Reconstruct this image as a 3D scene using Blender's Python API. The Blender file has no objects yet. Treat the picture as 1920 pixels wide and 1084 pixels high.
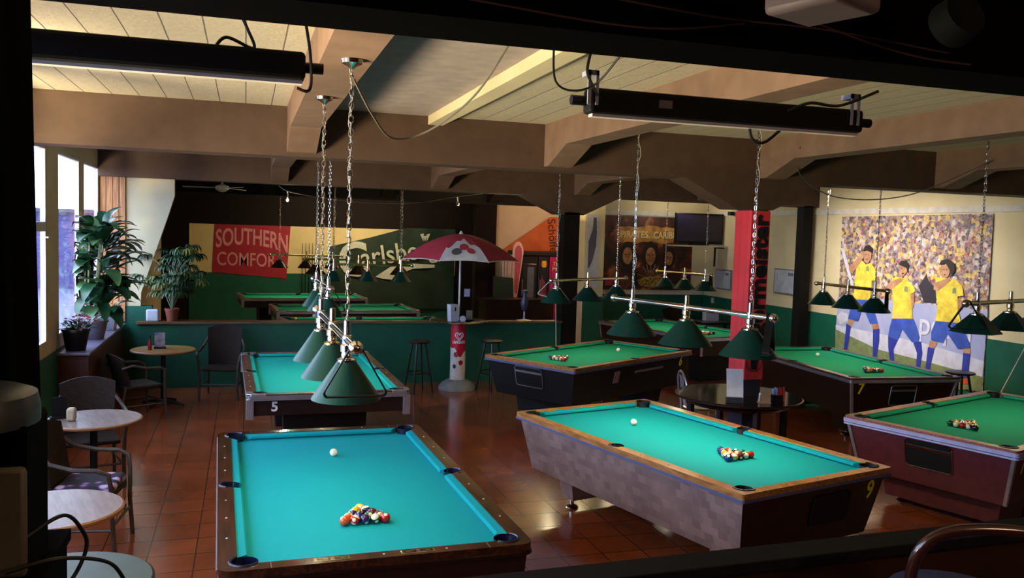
import bpy, math, random
from mathutils import Vector, Matrix
PI = math.pi
random.seed(7)
SC = bpy.context.scene
COL = SC.collection

# ------------------------------------------------------------------ camera
F_PX, YAW, PITCH, ROLL, EYE = 1611.0, 0.3019, 0.0659, 0.0306, 2.44
fw = Vector((math.sin(YAW)*math.cos(PITCH), math.cos(YAW)*math.cos(PITCH), -math.sin(PITCH)))
rt0 = Vector((math.cos(YAW), -math.sin(YAW), 0)); up0 = rt0.cross(fw)
rt = rt0*math.cos(ROLL)+up0*math.sin(ROLL); up = -rt0*math.sin(ROLL)+up0*math.cos(ROLL)
cd = bpy.data.cameras.new('camera'); cam = bpy.data.objects.new('camera', cd); COL.objects.link(cam)
cd.sensor_width = 36; cd.lens = 36*F_PX/1920; cd.clip_start = 0.05; cd.clip_end = 300
cam.matrix_world = Matrix(((rt.x, up.x, -fw.x, 0), (rt.y, up.y, -fw.y, 0), (rt.z, up.z, -fw.z, EYE), (0, 0, 0, 1)))
SC.camera = cam
# ------------------------------------------------------------------ exposure
SC.view_settings.view_transform = 'Standard'; SC.view_settings.look = 'None'
SC.view_settings.gamma = 1; SC.view_settings.use_curve_mapping = False
SC.view_settings.exposure = 0.08
SC.cycles.use_denoising = True
SC.cycles.max_bounces = 6; SC.cycles.diffuse_bounces = 3; SC.cycles.glossy_bounces = 3
SC.cycles.caustics_reflective = False; SC.cycles.caustics_refractive = False
SC.cycles.sample_clamp_indirect = 4
# ------------------------------------------------------------------ world + daylight
W = bpy.data.worlds.new('sky'); SC.world = W; W.use_nodes = True
bg = W.node_tree.nodes['Background']
bg.inputs[0].default_value = (0.60, 0.75, 1.0, 1); bg.inputs[1].default_value = 10.5
# windows along the left wall: (y0, y1)
WINS = [(1.6, 2.8), (3.2, 4.4), (4.8, 6.0), (6.4, 7.6), (8.0, 8.85), (9.15, 10.12), (10.70, 12.02), (12.30, 13.48)]
WZ0, WZ1, WX = 1.10, 3.20, -2.0
for y0, y1 in WINS:                                   # sky portals in the window openings
    ld = bpy.data.lights.new('window_portal', 'AREA'); ld.shape = 'RECTANGLE'; ld.size = y1-y0; ld.size_y = WZ1-WZ0
    ld.cycles.is_portal = True
    lo = bpy.data.objects.new('window_portal', ld); COL.objects.link(lo)
    lo.location = (WX-0.08, (y0+y1)/2, (WZ0+WZ1)/2)
    lo.rotation_euler = (PI/2, 0, -PI/2)

def area(name, loc, target, sx, sy, power, col):
    ld = bpy.data.lights.new(name, 'AREA'); ld.shape = 'RECTANGLE'; ld.size = sx; ld.size_y = sy
    ld.energy = power; ld.color = col
    lo = bpy.data.objects.new(name, ld); COL.objects.link(lo); lo.location = loc
    lo.rotation_euler = (Vector(target)-Vector(loc)).to_track_quat('-Z', 'Y').to_euler()
    return lo
# warm light thrown back up by the sunlit yard outside the windows
area('yard_bounce', (-4.3, 3.8, 0.75), (0.8, 6.8, 3.3), 2.4, 0.9, 1500, (1.0, 0.82, 0.46))
# unseen warm fill behind the camera, added to brighten the railing panel
def point(name, loc, power, col, r=0.05):
    ld = bpy.data.lights.new(name, 'POINT'); ld.energy = power; ld.color = col; ld.shadow_soft_size = r
    lo = bpy.data.objects.new(name, ld); COL.objects.link(lo); lo.location = loc
    return lo
point('bar_fill', (2.8, -0.4, 3.0), 45, (1.0, 0.62, 0.40), 0.15)
point('hall_lamp', (7.3, 18.9, 2.7), 60, (1.0, 0.55, 0.38), 0.15)
area('back_wall_light', (2.6, 20.9, 3.3), (2.6, 23.0, 1.0), 3.0, 0.3, 75, (1.0, 0.80, 0.50))
area('bay_ceiling_fill', (5.4, 16.3, 2.7), (5.4, 16.3, 3.5), 1.8, 2.0, 95, (1.0, 0.84, 0.48))  # unseen area light added to brighten this bay's ceiling for the floor reflections
point('wall_lamp', (8.9, 16.4, 3.2), 20, (1.0, 0.88, 0.68), 0.15)
rl = area('mural_wall_fill', (7.9, 11.3, 3.2), (10.0, 11.3, 1.4), 3.0, 0.4, 62, (1.0, 0.88, 0.74)); rl.data.spread = 1.75  # unseen area light added to brighten the mural wall

# ------------------------------------------------------------------ materials
def lin(c):
    return tuple((x/12.92 if x <= 0.04045 else ((x+0.055)/1.055)**2.4) for x in c)
def hexc(h):
    return lin(tuple(int(h[i:i+2], 16)/255 for i in (0, 2, 4)))
MATS = {}
def mat(name, col, rough=0.6, metal=0.0, spec=0.5, col2=None, scale=8.0, stretch=(1, 1, 1), bump=0.0, emit=None, es=0, coat=0, detail=4, lo=0.35, hi=0.65):
    if name in MATS: return MATS[name]
    m = bpy.data.materials.new(name); m.use_nodes = True; nt = m.node_tree; n = nt.nodes; L = nt.links
    b = n['Principled BSDF']
    c = hexc(col) if isinstance(col, str) else col
    b.inputs['Base Color'].default_value = (*c, 1)
    b.inputs['Roughness'].default_value = rough; b.inputs['Metallic'].default_value = metal
    b.inputs['Specular IOR Level'].default_value = spec
    if coat: b.inputs['Coat Weight'].default_value = coat; b.inputs['Coat Roughness'].default_value = 0.12
    if emit:
        b.inputs['Emission Color'].default_value = (*hexc(emit), 1); b.inputs['Emission Strength'].default_value = es
    tc = n.new('ShaderNodeTexCoord'); mp = n.new('ShaderNodeMapping'); mp.inputs['Scale'].default_value = stretch
    nz = n.new('ShaderNodeTexNoise'); nz.inputs['Scale'].default_value = scale; nz.inputs['Detail'].default_value = detail
    L.new(tc.outputs['Object'], mp.inputs['Vector']); L.new(mp.outputs['Vector'], nz.inputs['Vector'])
    cr = n.new('ShaderNodeValToRGB')
    c2 = hexc(col2) if isinstance(col2, str) else (col2 if col2 else tuple(x*0.82 for x in c))
    cr.color_ramp.elements[0].position = lo; cr.color_ramp.elements[1].position = hi
    cr.color_ramp.elements[0].color = (*c2, 1); cr.color_ramp.elements[1].color = (*c, 1)
    L.new(nz.outputs['Fac'], cr.inputs['Fac']); L.new(cr.outputs['Color'], b.inputs['Base Color'])
    if bump:
        bp = n.new('ShaderNodeBump'); bp.inputs['Strength'].default_value = bump; bp.inputs['Distance'].default_value = 0.01
        L.new(nz.outputs['Fac'], bp.inputs['Height']); L.new(bp.outputs['Normal'], b.inputs['Normal'])
    MATS[name] = m
    return m

def brick_mat(name, c1, c2, cm, w, h, mortar, rough=0.4, offset=0.5, axes='XY', bump=0.4, noise=0.3, rough2=None, spec=0.5, smooth=0.1):
    m = bpy.data.materials.new(name); m.use_nodes = True; nt = m.node_tree; n = nt.nodes; L = nt.links
    b = n['Principled BSDF']; b.inputs['Roughness'].default_value = rough; b.inputs['Specular IOR Level'].default_value = spec
    tc = n.new('ShaderNodeTexCoord'); sp = n.new('ShaderNodeSeparateXYZ'); cb = n.new('ShaderNodeCombineXYZ')
    L.new(tc.outputs['Object'], sp.inputs[0])
    L.new(sp.outputs[axes[0]], cb.inputs['X']); L.new(sp.outputs[axes[1]], cb.inputs['Y'])
    br = n.new('ShaderNodeTexBrick'); br.offset = offset
    br.inputs['Scale'].default_value = 1; br.inputs['Brick Width'].default_value = w; br.inputs['Row Height'].default_value = h
    br.inputs['Mortar Size'].default_value = mortar; br.inputs['Mortar Smooth'].default_value = smooth
    br.inputs['Color1'].default_value = (*hexc(c1), 1); br.inputs['Color2'].default_value = (*hexc(c2), 1); br.inputs['Mortar'].default_value = (*hexc(cm), 1)
    L.new(cb.outputs[0], br.inputs['Vector'])
    nz = n.new('ShaderNodeTexNoise'); nz.inputs['Scale'].default_value = 3.0; nz.inputs['Detail'].default_value = 6
    L.new(tc.outputs['Object'], nz.inputs['Vector'])
    mx = n.new('ShaderNodeMixRGB'); mx.blend_type = 'MULTIPLY'; mx.inputs['Fac'].default_value = noise
    L.new(br.outputs['Color'], mx.inputs[1]); L.new(nz.outputs['Color'], mx.inputs[2])
    hs = n.new('ShaderNodeHueSaturation'); hs.inputs['Saturation'].default_value = 1.0; hs.inputs['Value'].default_value = 1.15
    L.new(nz.outputs['Fac'], mx.inputs[2]); L.new(mx.outputs[0], hs.inputs['Color']); L.new(hs.outputs[0], b.inputs['Base Color'])
    bp = n.new('ShaderNodeBump'); bp.invert = True; bp.inputs['Strength'].default_value = bump; bp.inputs['Distance'].default_value = 0.004
    L.new(br.outputs['Fac'], bp.inputs['Height']); L.new(bp.outputs['Normal'], b.inputs['Normal'])
    MATS[name] = m
    return m

M_floor = brick_mat('terracotta_tiles', '8a4326', '9c4e2c', '4a2a1c', 0.33, 0.33, 0.005, rough=0.17, offset=0.0, noise=0.55, bump=0.25, spec=0.8)
M_parq = brick_mat('patchwork_veneer', '9a7f78', '7c625e', '866c66', 0.085, 0.06, 0.0005, rough=0.45, offset=0.37, axes='YZ', bump=0.05, noise=0.55)
def ceiling_mat():
    m = bpy.data.materials.new('board_marked_concrete'); m.use_nodes = True; nt = m.node_tree; n = nt.nodes; L = nt.links
    b = n['Principled BSDF']; b.inputs['Roughness'].default_value = 0.85
    tc = n.new('ShaderNodeTexCoord'); br = n.new('ShaderNodeTexBrick'); br.offset = 0.3
    mp = n.new('ShaderNodeMapping'); mp.inputs['Rotation'].default_value = (0, 0, PI/2)
    nz = n.new('ShaderNodeTexNoise'); nz.inputs['Scale'].default_value = 14; nz.inputs['Detail'].default_value = 8; nz.inputs['Roughness'].default_value = 0.7
    L.new(tc.outputs['Object'], nz.inputs['Vector'])
    ad = n.new('ShaderNodeMixRGB'); ad.blend_type = 'ADD'; ad.inputs[0].default_value = 0.012
    L.new(tc.outputs['Object'], ad.inputs[1]); L.new(nz.outputs['Color'], ad.inputs[2]); L.new(ad.outputs[0], mp.inputs['Vector'])
    L.new(mp.outputs[0], br.inputs['Vector'])
    br.inputs['Scale'].default_value = 1; br.inputs['Brick Width'].default_value = 9.0; br.inputs['Row Height'].default_value = 0.215
    br.inputs['Mortar Size'].default_value = 0.006; br.inputs['Mortar Smooth'].default_value = 0.6
    br.inputs['Color1'].default_value = (*hexc('cfc3aa'), 1); br.inputs['Color2'].default_value = (*hexc('c2b69c'), 1); br.inputs['Mortar'].default_value = (*hexc('8c8270'), 1)
    mx = n.new('ShaderNodeMixRGB'); mx.blend_type = 'MULTIPLY'; mx.inputs[0].default_value = 0.25
    L.new(br.outputs['Color'], mx.inputs[1]); L.new(nz.outputs['Fac'], mx.inputs[2]); L.new(mx.outputs[0], b.inputs['Base Color'])
    s = n.new('ShaderNodeMath'); s.operation = 'SUBTRACT'; L.new(nz.outputs['Fac'], s.inputs[0]); L.new(br.outputs['Fac'], s.inputs[1])
    bp = n.new('ShaderNodeBump'); bp.inputs['Strength'].default_value = 0.7; bp.inputs['Distance'].default_value = 0.012
    L.new(s.outputs[0], bp.inputs['Height']); L.new(bp.outputs[0], b.inputs['Normal'])
    return m
M_ceil = ceiling_mat()
M_panel = mat('plain_ceiling_panel', 'a89a94', 0.8)
M_beam = mat('brown_beam_paint', '513a2b', 0.75, bump=0.2, scale=5, col2='483325')
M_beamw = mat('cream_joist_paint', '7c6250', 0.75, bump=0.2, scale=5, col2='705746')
M_black = mat('black_paint', '0c0a09', 0.7, spec=0.2)
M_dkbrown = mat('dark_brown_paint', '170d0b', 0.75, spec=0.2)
M_cream = mat('cream_wall_paint', 'd3c6a2', 0.8, col2='c8bb96', scale=2)
M_yellow = mat('yellow_cream_paint', 'dcc890', 0.8, col2='d2be86', scale=2)
M_green = mat('dado_green_paint', '0a5a42', 0.5, col2='085040', scale=3)
M_white = mat('white_paint', 'cfcac4', 0.6)
M_pine = mat('pine_board', 'c08a58', 0.55, col2='8f5c36', scale=6, stretch=(12, 12, 0.6))
M_redwood = mat('red_brown_board', '4c221a', 0.5, col2='3a1812', scale=5, stretch=(8, 8, 0.6))
M_topwood = mat('counter_wood', '7d5c3c', 0.4, col2='5e4228', scale=5, stretch=(0.6, 10, 10))
M_chrome = mat('polished_chrome', (0.85, 0.83, 0.8), 0.12, 1.0)
M_brass = mat('polished_brass', (0.85, 0.72, 0.45), 0.15, 1.0)
M_steel = mat('brushed_steel', (0.55, 0.55, 0.58), 0.35, 1.0)
M_alu = mat('silver_trim', (0.62, 0.62, 0.70), 0.3, 0.85)
M_bluetrim = mat('slate_blue_edge', '5a5f86', 0.35)
M_blackpl = mat('black_plastic', '08080a', 0.5, spec=0.3)
M_pocket = mat('black_pocket_rubber', '08080c', 0.5)
M_paper = mat('white_paper', 'dfe0ea', 0.7)
M_whitepl = mat('white_plastic', 'c9cbdc', 0.4)
M_yellowdec = mat('yellow_decal', 'f2ee30', 0.5, spec=0.2)
M_whitedec = mat('white_decal', 'd8d4d8', 0.5)
M_leafd = mat('dark_leaf', '1f4a2c', 0.35, col2='12331f', scale=6)
M_leafp = mat('pale_leaf', '54784a', 0.4, col2='2f5434', scale=6)
M_soil = mat('dark_soil', '1b120c', 0.9)
M_glass = None
def glass():
    m = bpy.data.materials.new('window_glass'); m.use_nodes = True; nt = m.node_tree; n = nt.nodes; L = nt.links
    out = n['Material Output']; n.remove(n['Principled BSDF'])
    t = n.new('ShaderNodeBsdfTransparent'); t.inputs[0].default_value = (0.95, 0.96, 1, 1)
    g = n.new('ShaderNodeBsdfGlossy'); g.inputs['Roughness'].default_value = 0.02
    lw = n.new('ShaderNodeLayerWeight'); lw.inputs[0].default_value = 0.5; f = n.new('ShaderNodeMath'); f.operation = 'POWER'; L.new(lw.outputs['Facing'], f.inputs[0]); f.inputs[1].default_value = 7
    mx = n.new('ShaderNodeMixShader'); L.new(f.outputs[0], mx.inputs[0]); L.new(t.outputs[0], mx.inputs[1]); L.new(g.outputs[0], mx.inputs[2])
    L.new(mx.outputs[0], out.inputs[0]); return m
M_glass = glass()
M_shade = mat('green_enamel', '06382f', 0.38, spec=0.3, col2='05322a', scale=2)
M_shadeb = mat('dark_brown_enamel', '2a120c', 0.25, coat=0.3)
M_shadein = mat('white_shade_inside', 'd8d4c4', 0.6)
M_bulb = mat('lit_bulb', 'ffffff', 0.5, emit='ffd9a0', es=30)

# ------------------------------------------------------------------ mesh builder
class MB:
    def __init__(s): s.v = []; s.f = []; s.mi = []; s.m = 0
    def add(s, vs, fs, M=None):
        o = len(s.v)
        for p in vs:
            p = Vector(p)
            s.v.append(M @ p if M is not None else p)
        for f in fs:
            s.f.append([o+i for i in f]); s.mi.append(s.m)
        return s
    def box(s, a, b, M=None):
        x0, y0, z0 = a; x1, y1, z1 = b
        return s.add([(x0, y0, z0), (x1, y0, z0), (x1, y1, z0), (x0, y1, z0), (x0, y0, z1), (x1, y0, z1), (x1, y1, z1), (x0, y1, z1)],
              [(3, 2, 1, 0), (4, 5, 6, 7), (0, 1, 5, 4), (1, 2, 6, 5), (2, 3, 7, 6), (3, 0, 4, 7)], M)
    def cbox(s, c, d, M=None):
        return s.box([c[i]-d[i]/2 for i in range(3)], [c[i]+d[i]/2 for i in range(3)], M)
    def prism(s, poly, h0, h1, M=None):
        n = len(poly); vs = [(x, y, h0) for x, y in poly]+[(x, y, h1) for x, y in poly]
        fs = [list(range(n))[::-1], list(range(n, 2*n))]+[(i, (i+1) % n, n+(i+1) % n, n+i) for i in range(n)]
        return s.add(vs, fs, M)
    def hexa(s, lo, hi, M=None):
        return s.add(list(lo)+list(hi), [(3, 2, 1, 0), (4, 5, 6, 7), (0, 1, 5, 4), (1, 2, 6, 5), (2, 3, 7, 6), (3, 0, 4, 7)], M)
    def tube(s, pts, r=0.01, n=8, closed=False, M=None, cap=True):
        pts = [Vector(p) for p in pts]; k = len(pts); rs = r if isinstance(r, (list, tuple)) else [r]*k
        vs = []; prev = None
        for i, p in enumerate(pts):
            if closed: d = pts[(i+1) % k]-pts[i-1]
            else: d = pts[min(i+1, k-1)]-pts[max(i-1, 0)]
            d = d.normalized() if d.length > 1e-9 else Vector((0, 0, 1))
            if prev is None:
                a = d.cross(Vector((0, 0, 1)) if abs(d.z) < 0.95 else Vector((1, 0, 0))).normalized()
            else:
                a = prev-d*prev.dot(d); a = a.normalized()
            prev = a; b = d.cross(a)
            for j in range(n):
                t = 2*PI*j/n; vs.append(p+(a*math.cos(t)+b*math.sin(t))*rs[i])
        fs = []
        for i in range(k if closed else k-1):
            for j in range(n):
                i2 = (i+1) % k; j2 = (j+1) % n
                fs.append((i*n+j, i*n+j2, i2*n+j2, i2*n+j))
        if not closed and cap:
            fs.append(list(range(n))[::-1]); fs.append([(k-1)*n+j for j in range(n)])
        return s.add(vs, fs, M)
    def lathe(s, prof, n=24, M=None, cap=True):
        vs = []; fs = []
        for r, z in prof:
            for j in range(n):
                t = 2*PI*j/n; vs.append((r*math.cos(t), r*math.sin(t), z))
        k = len(prof)
        for i in range(k-1):
            for j in range(n):
                j2 = (j+1) % n; fs.append((i*n+j, i*n+j2, (i+1)*n+j2, (i+1)*n+j))
        if cap:
            if prof[0][0] > 1e-6: fs.append(list(range(n))[::-1])
            if prof[-1][0] > 1e-6: fs.append([(k-1)*n+j for j in range(n)])
        return s.add(vs, fs, M)
    def ball(s, c, r, n=12, M=None, sc=(1, 1, 1)):
        T = Matrix.Translation(c) @ Matrix.Diagonal((*sc, 1))
        if M is not None: T = M @ T
        return s.lathe([(r*math.sin(PI*i/n)+1e-5, -r*math.cos(PI*i/n)) for i in range(n+1)], n*2, T)
    def quad(s, a, b, c, d): return s.add([a, b, c, d], [(0, 1, 2, 3)])
    def build(s, name, mats, parent=None, smooth=40, bevel=0, loc=None, rot=None):
        me = bpy.data.meshes.new(name); me.from_pydata([tuple(p) for p in s.v], [], s.f)
        if not isinstance(mats, (list, tuple)): mats = [mats]
        for m in mats: me.materials.append(m)
        me.polygons.foreach_set('material_index', s.mi)
        if smooth:
            me.polygons.foreach_set('use_smooth', [True]*len(me.polygons)); me.set_sharp_from_angle(angle=math.radians(smooth))
        me.update()
        o = bpy.data.objects.new(name, me); COL.objects.link(o)
        if parent is not None: o.parent = parent
        if loc: o.location = loc
        if rot: o.rotation_euler = rot
        if bevel:
            b = o.modifiers.new('bevel', 'BEVEL'); b.width = bevel; b.segments = 2; b.limit_method = 'ANGLE'; b.angle_limit = math.radians(35)
        return o
def thing(name, label, cat, loc=(0, 0, 0), rz=0, group=None):
    o = bpy.data.objects.new(name, None); COL.objects.link(o); o.empty_display_size = 0.1
    o.location = loc; o.rotation_euler = (0, 0, rz); tag(o, label, cat, group); return o
def tag(o, label, cat, group=None):
    o['label'] = label; o['category'] = cat
    if group: o['group'] = group
    return o
def struct(name, mb, m, smooth=0, bevel=0):
    o = mb.build(name, m, smooth=smooth, bevel=bevel); o['kind'] = 'structure'; return o
def kids(o): return [c for c in bpy.data.objects if c.parent == o]
def copy_tree(o, parent=None):
    c = o.copy(); COL.objects.link(c)
    if parent is not None: c.parent = parent
    for k in kids(o): copy_tree(k, c)
    return c
def frame_matrix(origin, u, upv):
    u = Vector(u).normalized(); upv = Vector(upv).normalized(); n = u.cross(upv)
    return Matrix(((u.x, upv.x, n.x, origin[0]), (u.y, upv.y, n.y, origin[1]), (u.z, upv.z, n.z, origin[2]), (0, 0, 0, 1)))
def text_mb(txt, size, depth=0.001, xs=1.0, bold=0.0, fn=None, align='CENTER', shear=0):
    cu = bpy.data.curves.new('lettering', 'FONT'); cu.body = txt; cu.size = size; cu.extrude = depth; cu.offset = bold
    cu.align_x = align; cu.align_y = 'CENTER'; cu.shear = shear; cu.resolution_u = 4
    o = bpy.data.objects.new('lettering', cu); COL.objects.link(o)
    dg = bpy.context.evaluated_depsgraph_get(); me = bpy.data.meshes.new_from_object(o.evaluated_get(dg))
    mb = MB(); vs = []
    for v in me.vertices:
        p = Vector((v.co.x*xs, v.co.y, v.co.z)); vs.append(fn(p) if fn else p)
    mb.add(vs, [list(p.vertices) for p in me.polygons])
    bpy.data.objects.remove(o); bpy.data.curves.remove(cu); bpy.data.meshes.remove(me)
    return mb
def moved(mb, M):
    mb.v = [M @ v for v in mb.v]; return mb
def label(o, t): o['label'] = t; return o

# ================================================================== SETTING
X0, X1, YF, YB = -2.0, 10.0, -2.0, 23.0
ZC = 3.5
struct('floor', MB().box((X0-0.3, YF, -0.1), (X1+0.3, YB+0.3, 0)), M_floor)
c = MB().box((X0-0.3, YF, ZC), (0.6, YB+0.3, ZC+0.15)).box((1.75, YF, ZC), (X1+0.3, YB+0.3, ZC+0.15))
struct('ceiling', c, M_ceil)
cp = struct('ceiling', MB().box((0.6, YF, ZC), (1.75, YB+0.3, ZC+0.15)), M_panel)
struct('trim_1', MB().box((1.62, 2.7, 3.42), (1.76, 8.0, 3.5)), M_cream)
# raised bar platform under the camera and its side
struct('trim_2', MB().box((-2.0, YF, 0), (X1, 2.3, 0.5)), M_redwood)
# ceiling beams across the room
def beam(name, y, d, prof, m):
    mb = MB()
    M = Matrix(((1, 0, 0, 0), (0, 0, 1, 0), (0, 1, 0, 0), (0, 0, 0, 1)))
    mb.prism(prof, y, y+d, M)
    return struct(name, mb, m)
ZB = 3.06
def hprof(x0, x1, cols, zb=ZB, top=3.5):
    p = [(x0, top), (x0, zb)]
    for c in cols:
        p += [(c-0.85, zb), (c-0.22, 2.76), (c+0.22, 2.76), (c+0.85, zb)]
    p += [(x1, zb), (x1, top)]
    return p
beam('ceiling_beam', 8.0, 0.36, hprof(X0, X1, [5.17]), M_beam)
beam('ceiling_beam', 13.4, 0.36, hprof(X0, X1, [5.17, 9.79][:1]), M_beam)
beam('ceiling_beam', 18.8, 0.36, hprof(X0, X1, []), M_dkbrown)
beam('ceiling_beam', 2.45, 0.3, [(X0, 3.5), (X0, 3.05), (3.3, 3.05), (4.2, 2.9), (X1, 2.9), (X1, 3.5)], mat('beam_shade_black', '060403', 0.95, spec=0.03))  # near beam: its unlit shade is put into the colour as black
# joists with haunched ends
def joist(x, y0, y1, m, w=0.25, zb=3.26):
    prof = [(y0, 3.5), (y0, 3.09), (y0+0.12, 3.09), (y0+0.6, zb), (y1-0.6, zb), (y1-0.12, 3.09), (y1, 3.09), (y1, 3.5)]
    M = Matrix(((0, 0, 1, 0), (1, 0, 0, 0), (0, 1, 0, 0), (0, 0, 0, 1)))
    return struct('ceiling_joist', MB().prism(prof, x, x+w, M), m)
for x in (0.345, 2.78, 5.2, 7.5):
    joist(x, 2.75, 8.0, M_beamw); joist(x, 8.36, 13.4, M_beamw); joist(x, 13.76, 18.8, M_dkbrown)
# columns
struct('column', MB().box((5.15, 8.03, 0), (5.36, 8.31, 2.8)), mat('blue_black_paint', '20203a', 0.5))
struct('column', MB().box((5.05, 13.4, 0), (5.32, 13.7, 2.8)), M_dkbrown)
struct('column', MB().box((9.68, 13.4, 0), (9.88, 13.6, 3.08)), M_black)
struct('column', MB().box((5.5, 20.8, 0), (6.02, 21.1, 3.5)), M_dkbrown)
# walls
def wall_left():
    mb = MB(); xa, xb = X0-0.06, X0
    mb.box((xa, YF, 0), (xb, YB, WZ0)); mb.box((xa, YF, WZ1), (xb, YB, ZC))
    ys = [YF]+[v for w in WINS for v in w]+[YB]
    for i in range(0, len(ys), 2): mb.box((xa, ys[i], WZ0), (xb, ys[i+1], WZ1))
    return mb
struct('wall_left', wall_left(), M_cream)
struct('trim_3', MB().box((X0, 2.3, 0), (X0+0.012, 13.4, 0.98)), M_green)
struct('wall_right', MB().box((X1, YF, 0), (X1+0.2, YB, ZC)), M_cream)
struct('trim_4', MB().box((X1-0.012, 2.3, 0), (X1, 17.4, 1.15)), M_green)
struct('trim_5', MB().box((X1-0.03, 2.3, 2.93), (X1, 17.38, 3.02)), M_white)
struct('wall_front', MB().box((X0, YF-0.2, 0), (X1, YF, ZC)), M_redwood)
struct('wall_back', MB().box((X0, YB, 0), (X1, YB+0.2, ZC)), M_dkbrown)
struct('trim_6', MB().box((-1.35, YB-0.02, 1.2), (5.5, YB, 2.42)), M_yellow)
struct('trim_7', MB().box((-1.35, YB-0.02, 0), (5.5, YB, 1.2)), M_green)
struct('wall_hall', MB().box((6.0, 21.0, 0), (X1, 21.2, ZC)), M_cream)
struct('wall_poster', MB().box((6.75, 17.4, 0), (X1, 17.6, ZC)).box((6.72, 16.6, 0), (7.16, 17.4, ZC)).box((8.4, 17.6, 0), (8.6, 21.0, ZC)), M_cream)
struct('trim_8', MB().box((7.16, 17.388, 0), (X1-0.012, 17.4, 1.15)).box((6.71, 16.588, 0), (7.17, 16.6, 1.15)), M_green)
struct('trim_9', MB().box((7.16, 17.37, 2.9), (X1-0.03, 17.4, 3.0)), M_white)
struct('baseboard_back', MB().box((7.16, 17.37, 1.15), (X1-0.03, 17.39, 1.21)), M_white)
# wall between the windows and the back hall: pine reveal, cream piece with slanted edge
struct('trim_10', MB().box((X0, 13.52, 0.98), (-1.66, 13.62, 3.42)), M_pine)
pw = MB()
for k in range(1, 4): pw.box((X0+k*0.085-0.003, 13.512, 0.98), (X0+k*0.085+0.003, 13.52, 3.4))
struct('trim_11', pw, M_redwood)
Mxz = Matrix(((1, 0, 0, 0), (0, 0, 1, 0), (0, 1, 0, 0), (0, 0, 0, 1)))
struct('wall_window_end', MB().prism([(-1.66, 0), (-1.66, 3.5), (-1.0, 3.5), (-1.0, 2.82), (-1.08, 2.55), (-1.27, 1.95), (-1.45, 1.4), (-1.5, 0)], 13.56, 13.68, Mxz), M_cream)
struct('trim_12', MB().box((X0, 13.55, 0), (-1.3, 13.7, 1.2)), M_green)
struct('wall_half', MB().box((-1.5, 13.4, 0), (5.06, 13.54, 0.955)), M_green)
struct('trim_13', MB().box((-1.5, 13.36, 0.955), (5.06, 13.58, 0.985)), M_topwood)
# windows
for i, (y0, y1) in enumerate(WINS):
    t = bpy.data.objects.new('window_%d' % (i+1), None); COL.objects.link(t); t['kind'] = 'structure'; t.location = (WX-0.03, (y0+y1)/2, WZ0)
    w = y1-y0; h = WZ1-WZ0; f = MB(); fr = 0.04
    f.box((-0.025, -w/2, 0), (0.025, -w/2+fr, h)); f.box((-0.025, w/2-fr, 0), (0.025, w/2, h))
    f.box((-0.025, -w/2+fr, 0), (0.025, w/2-fr, fr)); f.box((-0.025, -w/2+fr, h-fr), (0.025, w/2-fr, h))
    if i < 6:
        f.box((-0.028, -w/2+fr, 1.25-0.05), (0.028, w/2-fr, 1.25+0.05))
    f.build('window_frame', M_white, t, smooth=0, bevel=0.004)
    MB().box((-0.004, -w/2+fr, fr), (0.004, w/2-fr, h-fr)).build('window_pane', M_glass, t, smooth=0)
    if i < 6: MB().tube([(0.02, w/2-0.09, 1.14), (0.075, w/2-0.09, 1.14), (0.075, w/2-0.2, 1.14)], 0.008).build('window_handle', M_steel, t)
# far building seen through the panes
fb = thing('far_building', 'dark purple building seen through the window behind the tall potted plant', 'building', (-13, 40, -1))
MB().box((-8, 0, 0), (9, 6, 3.7)).build('wall', mat('purple_render', '4e4470', 0.9), fb, smooth=0)
MB().box((-8.2, -0.3, 3.7), (9.2, 6.3, 3.85)).build('roof', mat('grey_roof', '4a4658', 0.9), fb, smooth=0)
struct('ground_outside', MB().box((-60, -30, -0.6), (X0-0.3, 90, -0.5)), mat('yard_paving', '5a5570', 0.9))

# planter ledge / radiator cabinet below the windows
lg = thing('window_ledge_cabinet', 'reddish-brown boarded cabinet under the windows carrying the potted plants', 'cabinet', (-1.83, 12.05, 0))
MB().box((-0.155, -1.5, 0), (0.155, 1.45, 0.92)).build('body', M_redwood, lg, smooth=0)
MB().box((-0.16, -1.55, 0.92), (0.18, 1.46, 0.95)).build('top_board', mat('lilac_grey_laminate', '7a7088', 0.35), lg, smooth=0, bevel=0.004)

# ================================================================== POOL TABLES
PW, PL = 0.635, 1.27
OW, OL = 0.775, 1.40
CPOK = (PW+0.018, PL+0.018, 0.064)
SPOK = (PW+0.068, 0.0, 0.056)
def ray_rect(c, s, a, b):
    return min(a/abs(c) if abs(c) > 1e-9 else 1e9, b/abs(s) if abs(s) > 1e-9 else 1e9)
def ray_circ(c, s, cx, cy, r):
    t = c*cx+s*cy; disc = r*r-(cx*cx+cy*cy)+t*t
    if disc < 0 or t < 0: return None
    q = math.sqrt(disc); return (t-q, t+q)
def pockets():
    return [(sx*CPOK[0], sy*CPOK[1], CPOK[2]) for sx in (1, -1) for sy in (1, -1)]+[(sx*SPOK[0], 0, SPOK[2]) for sx in (1, -1)]
def angles():
    A = set()
    for i in range(160): A.add(2*PI*i/160)
    for a, b in ((OW, OL), (PW+0.05, PL+0.05), (OW-0.06, OL-0.06)):
        for sx in (1, -1):
            for sy in (1, -1): A.add(math.atan2(sy*b, sx*a) % (2*PI))
    for cx, cy, r in pockets():
        d = math.hypot(cx, cy); ac = math.atan2(cy, cx); w = math.asin(min(1, r/d))
        for k in range(-14, 15): A.add((ac+w*math.sin(k/14*PI/2)*0.9999) % (2*PI))
    for sx in (1, -1):
        for sy in (1, -1):
            ac = math.atan2(sy*OL, sx*OW)
            for k in range(-8, 9): A.add((ac+0.012*k) % (2*PI))
    return sorted(A)
ANG = angles()
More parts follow.
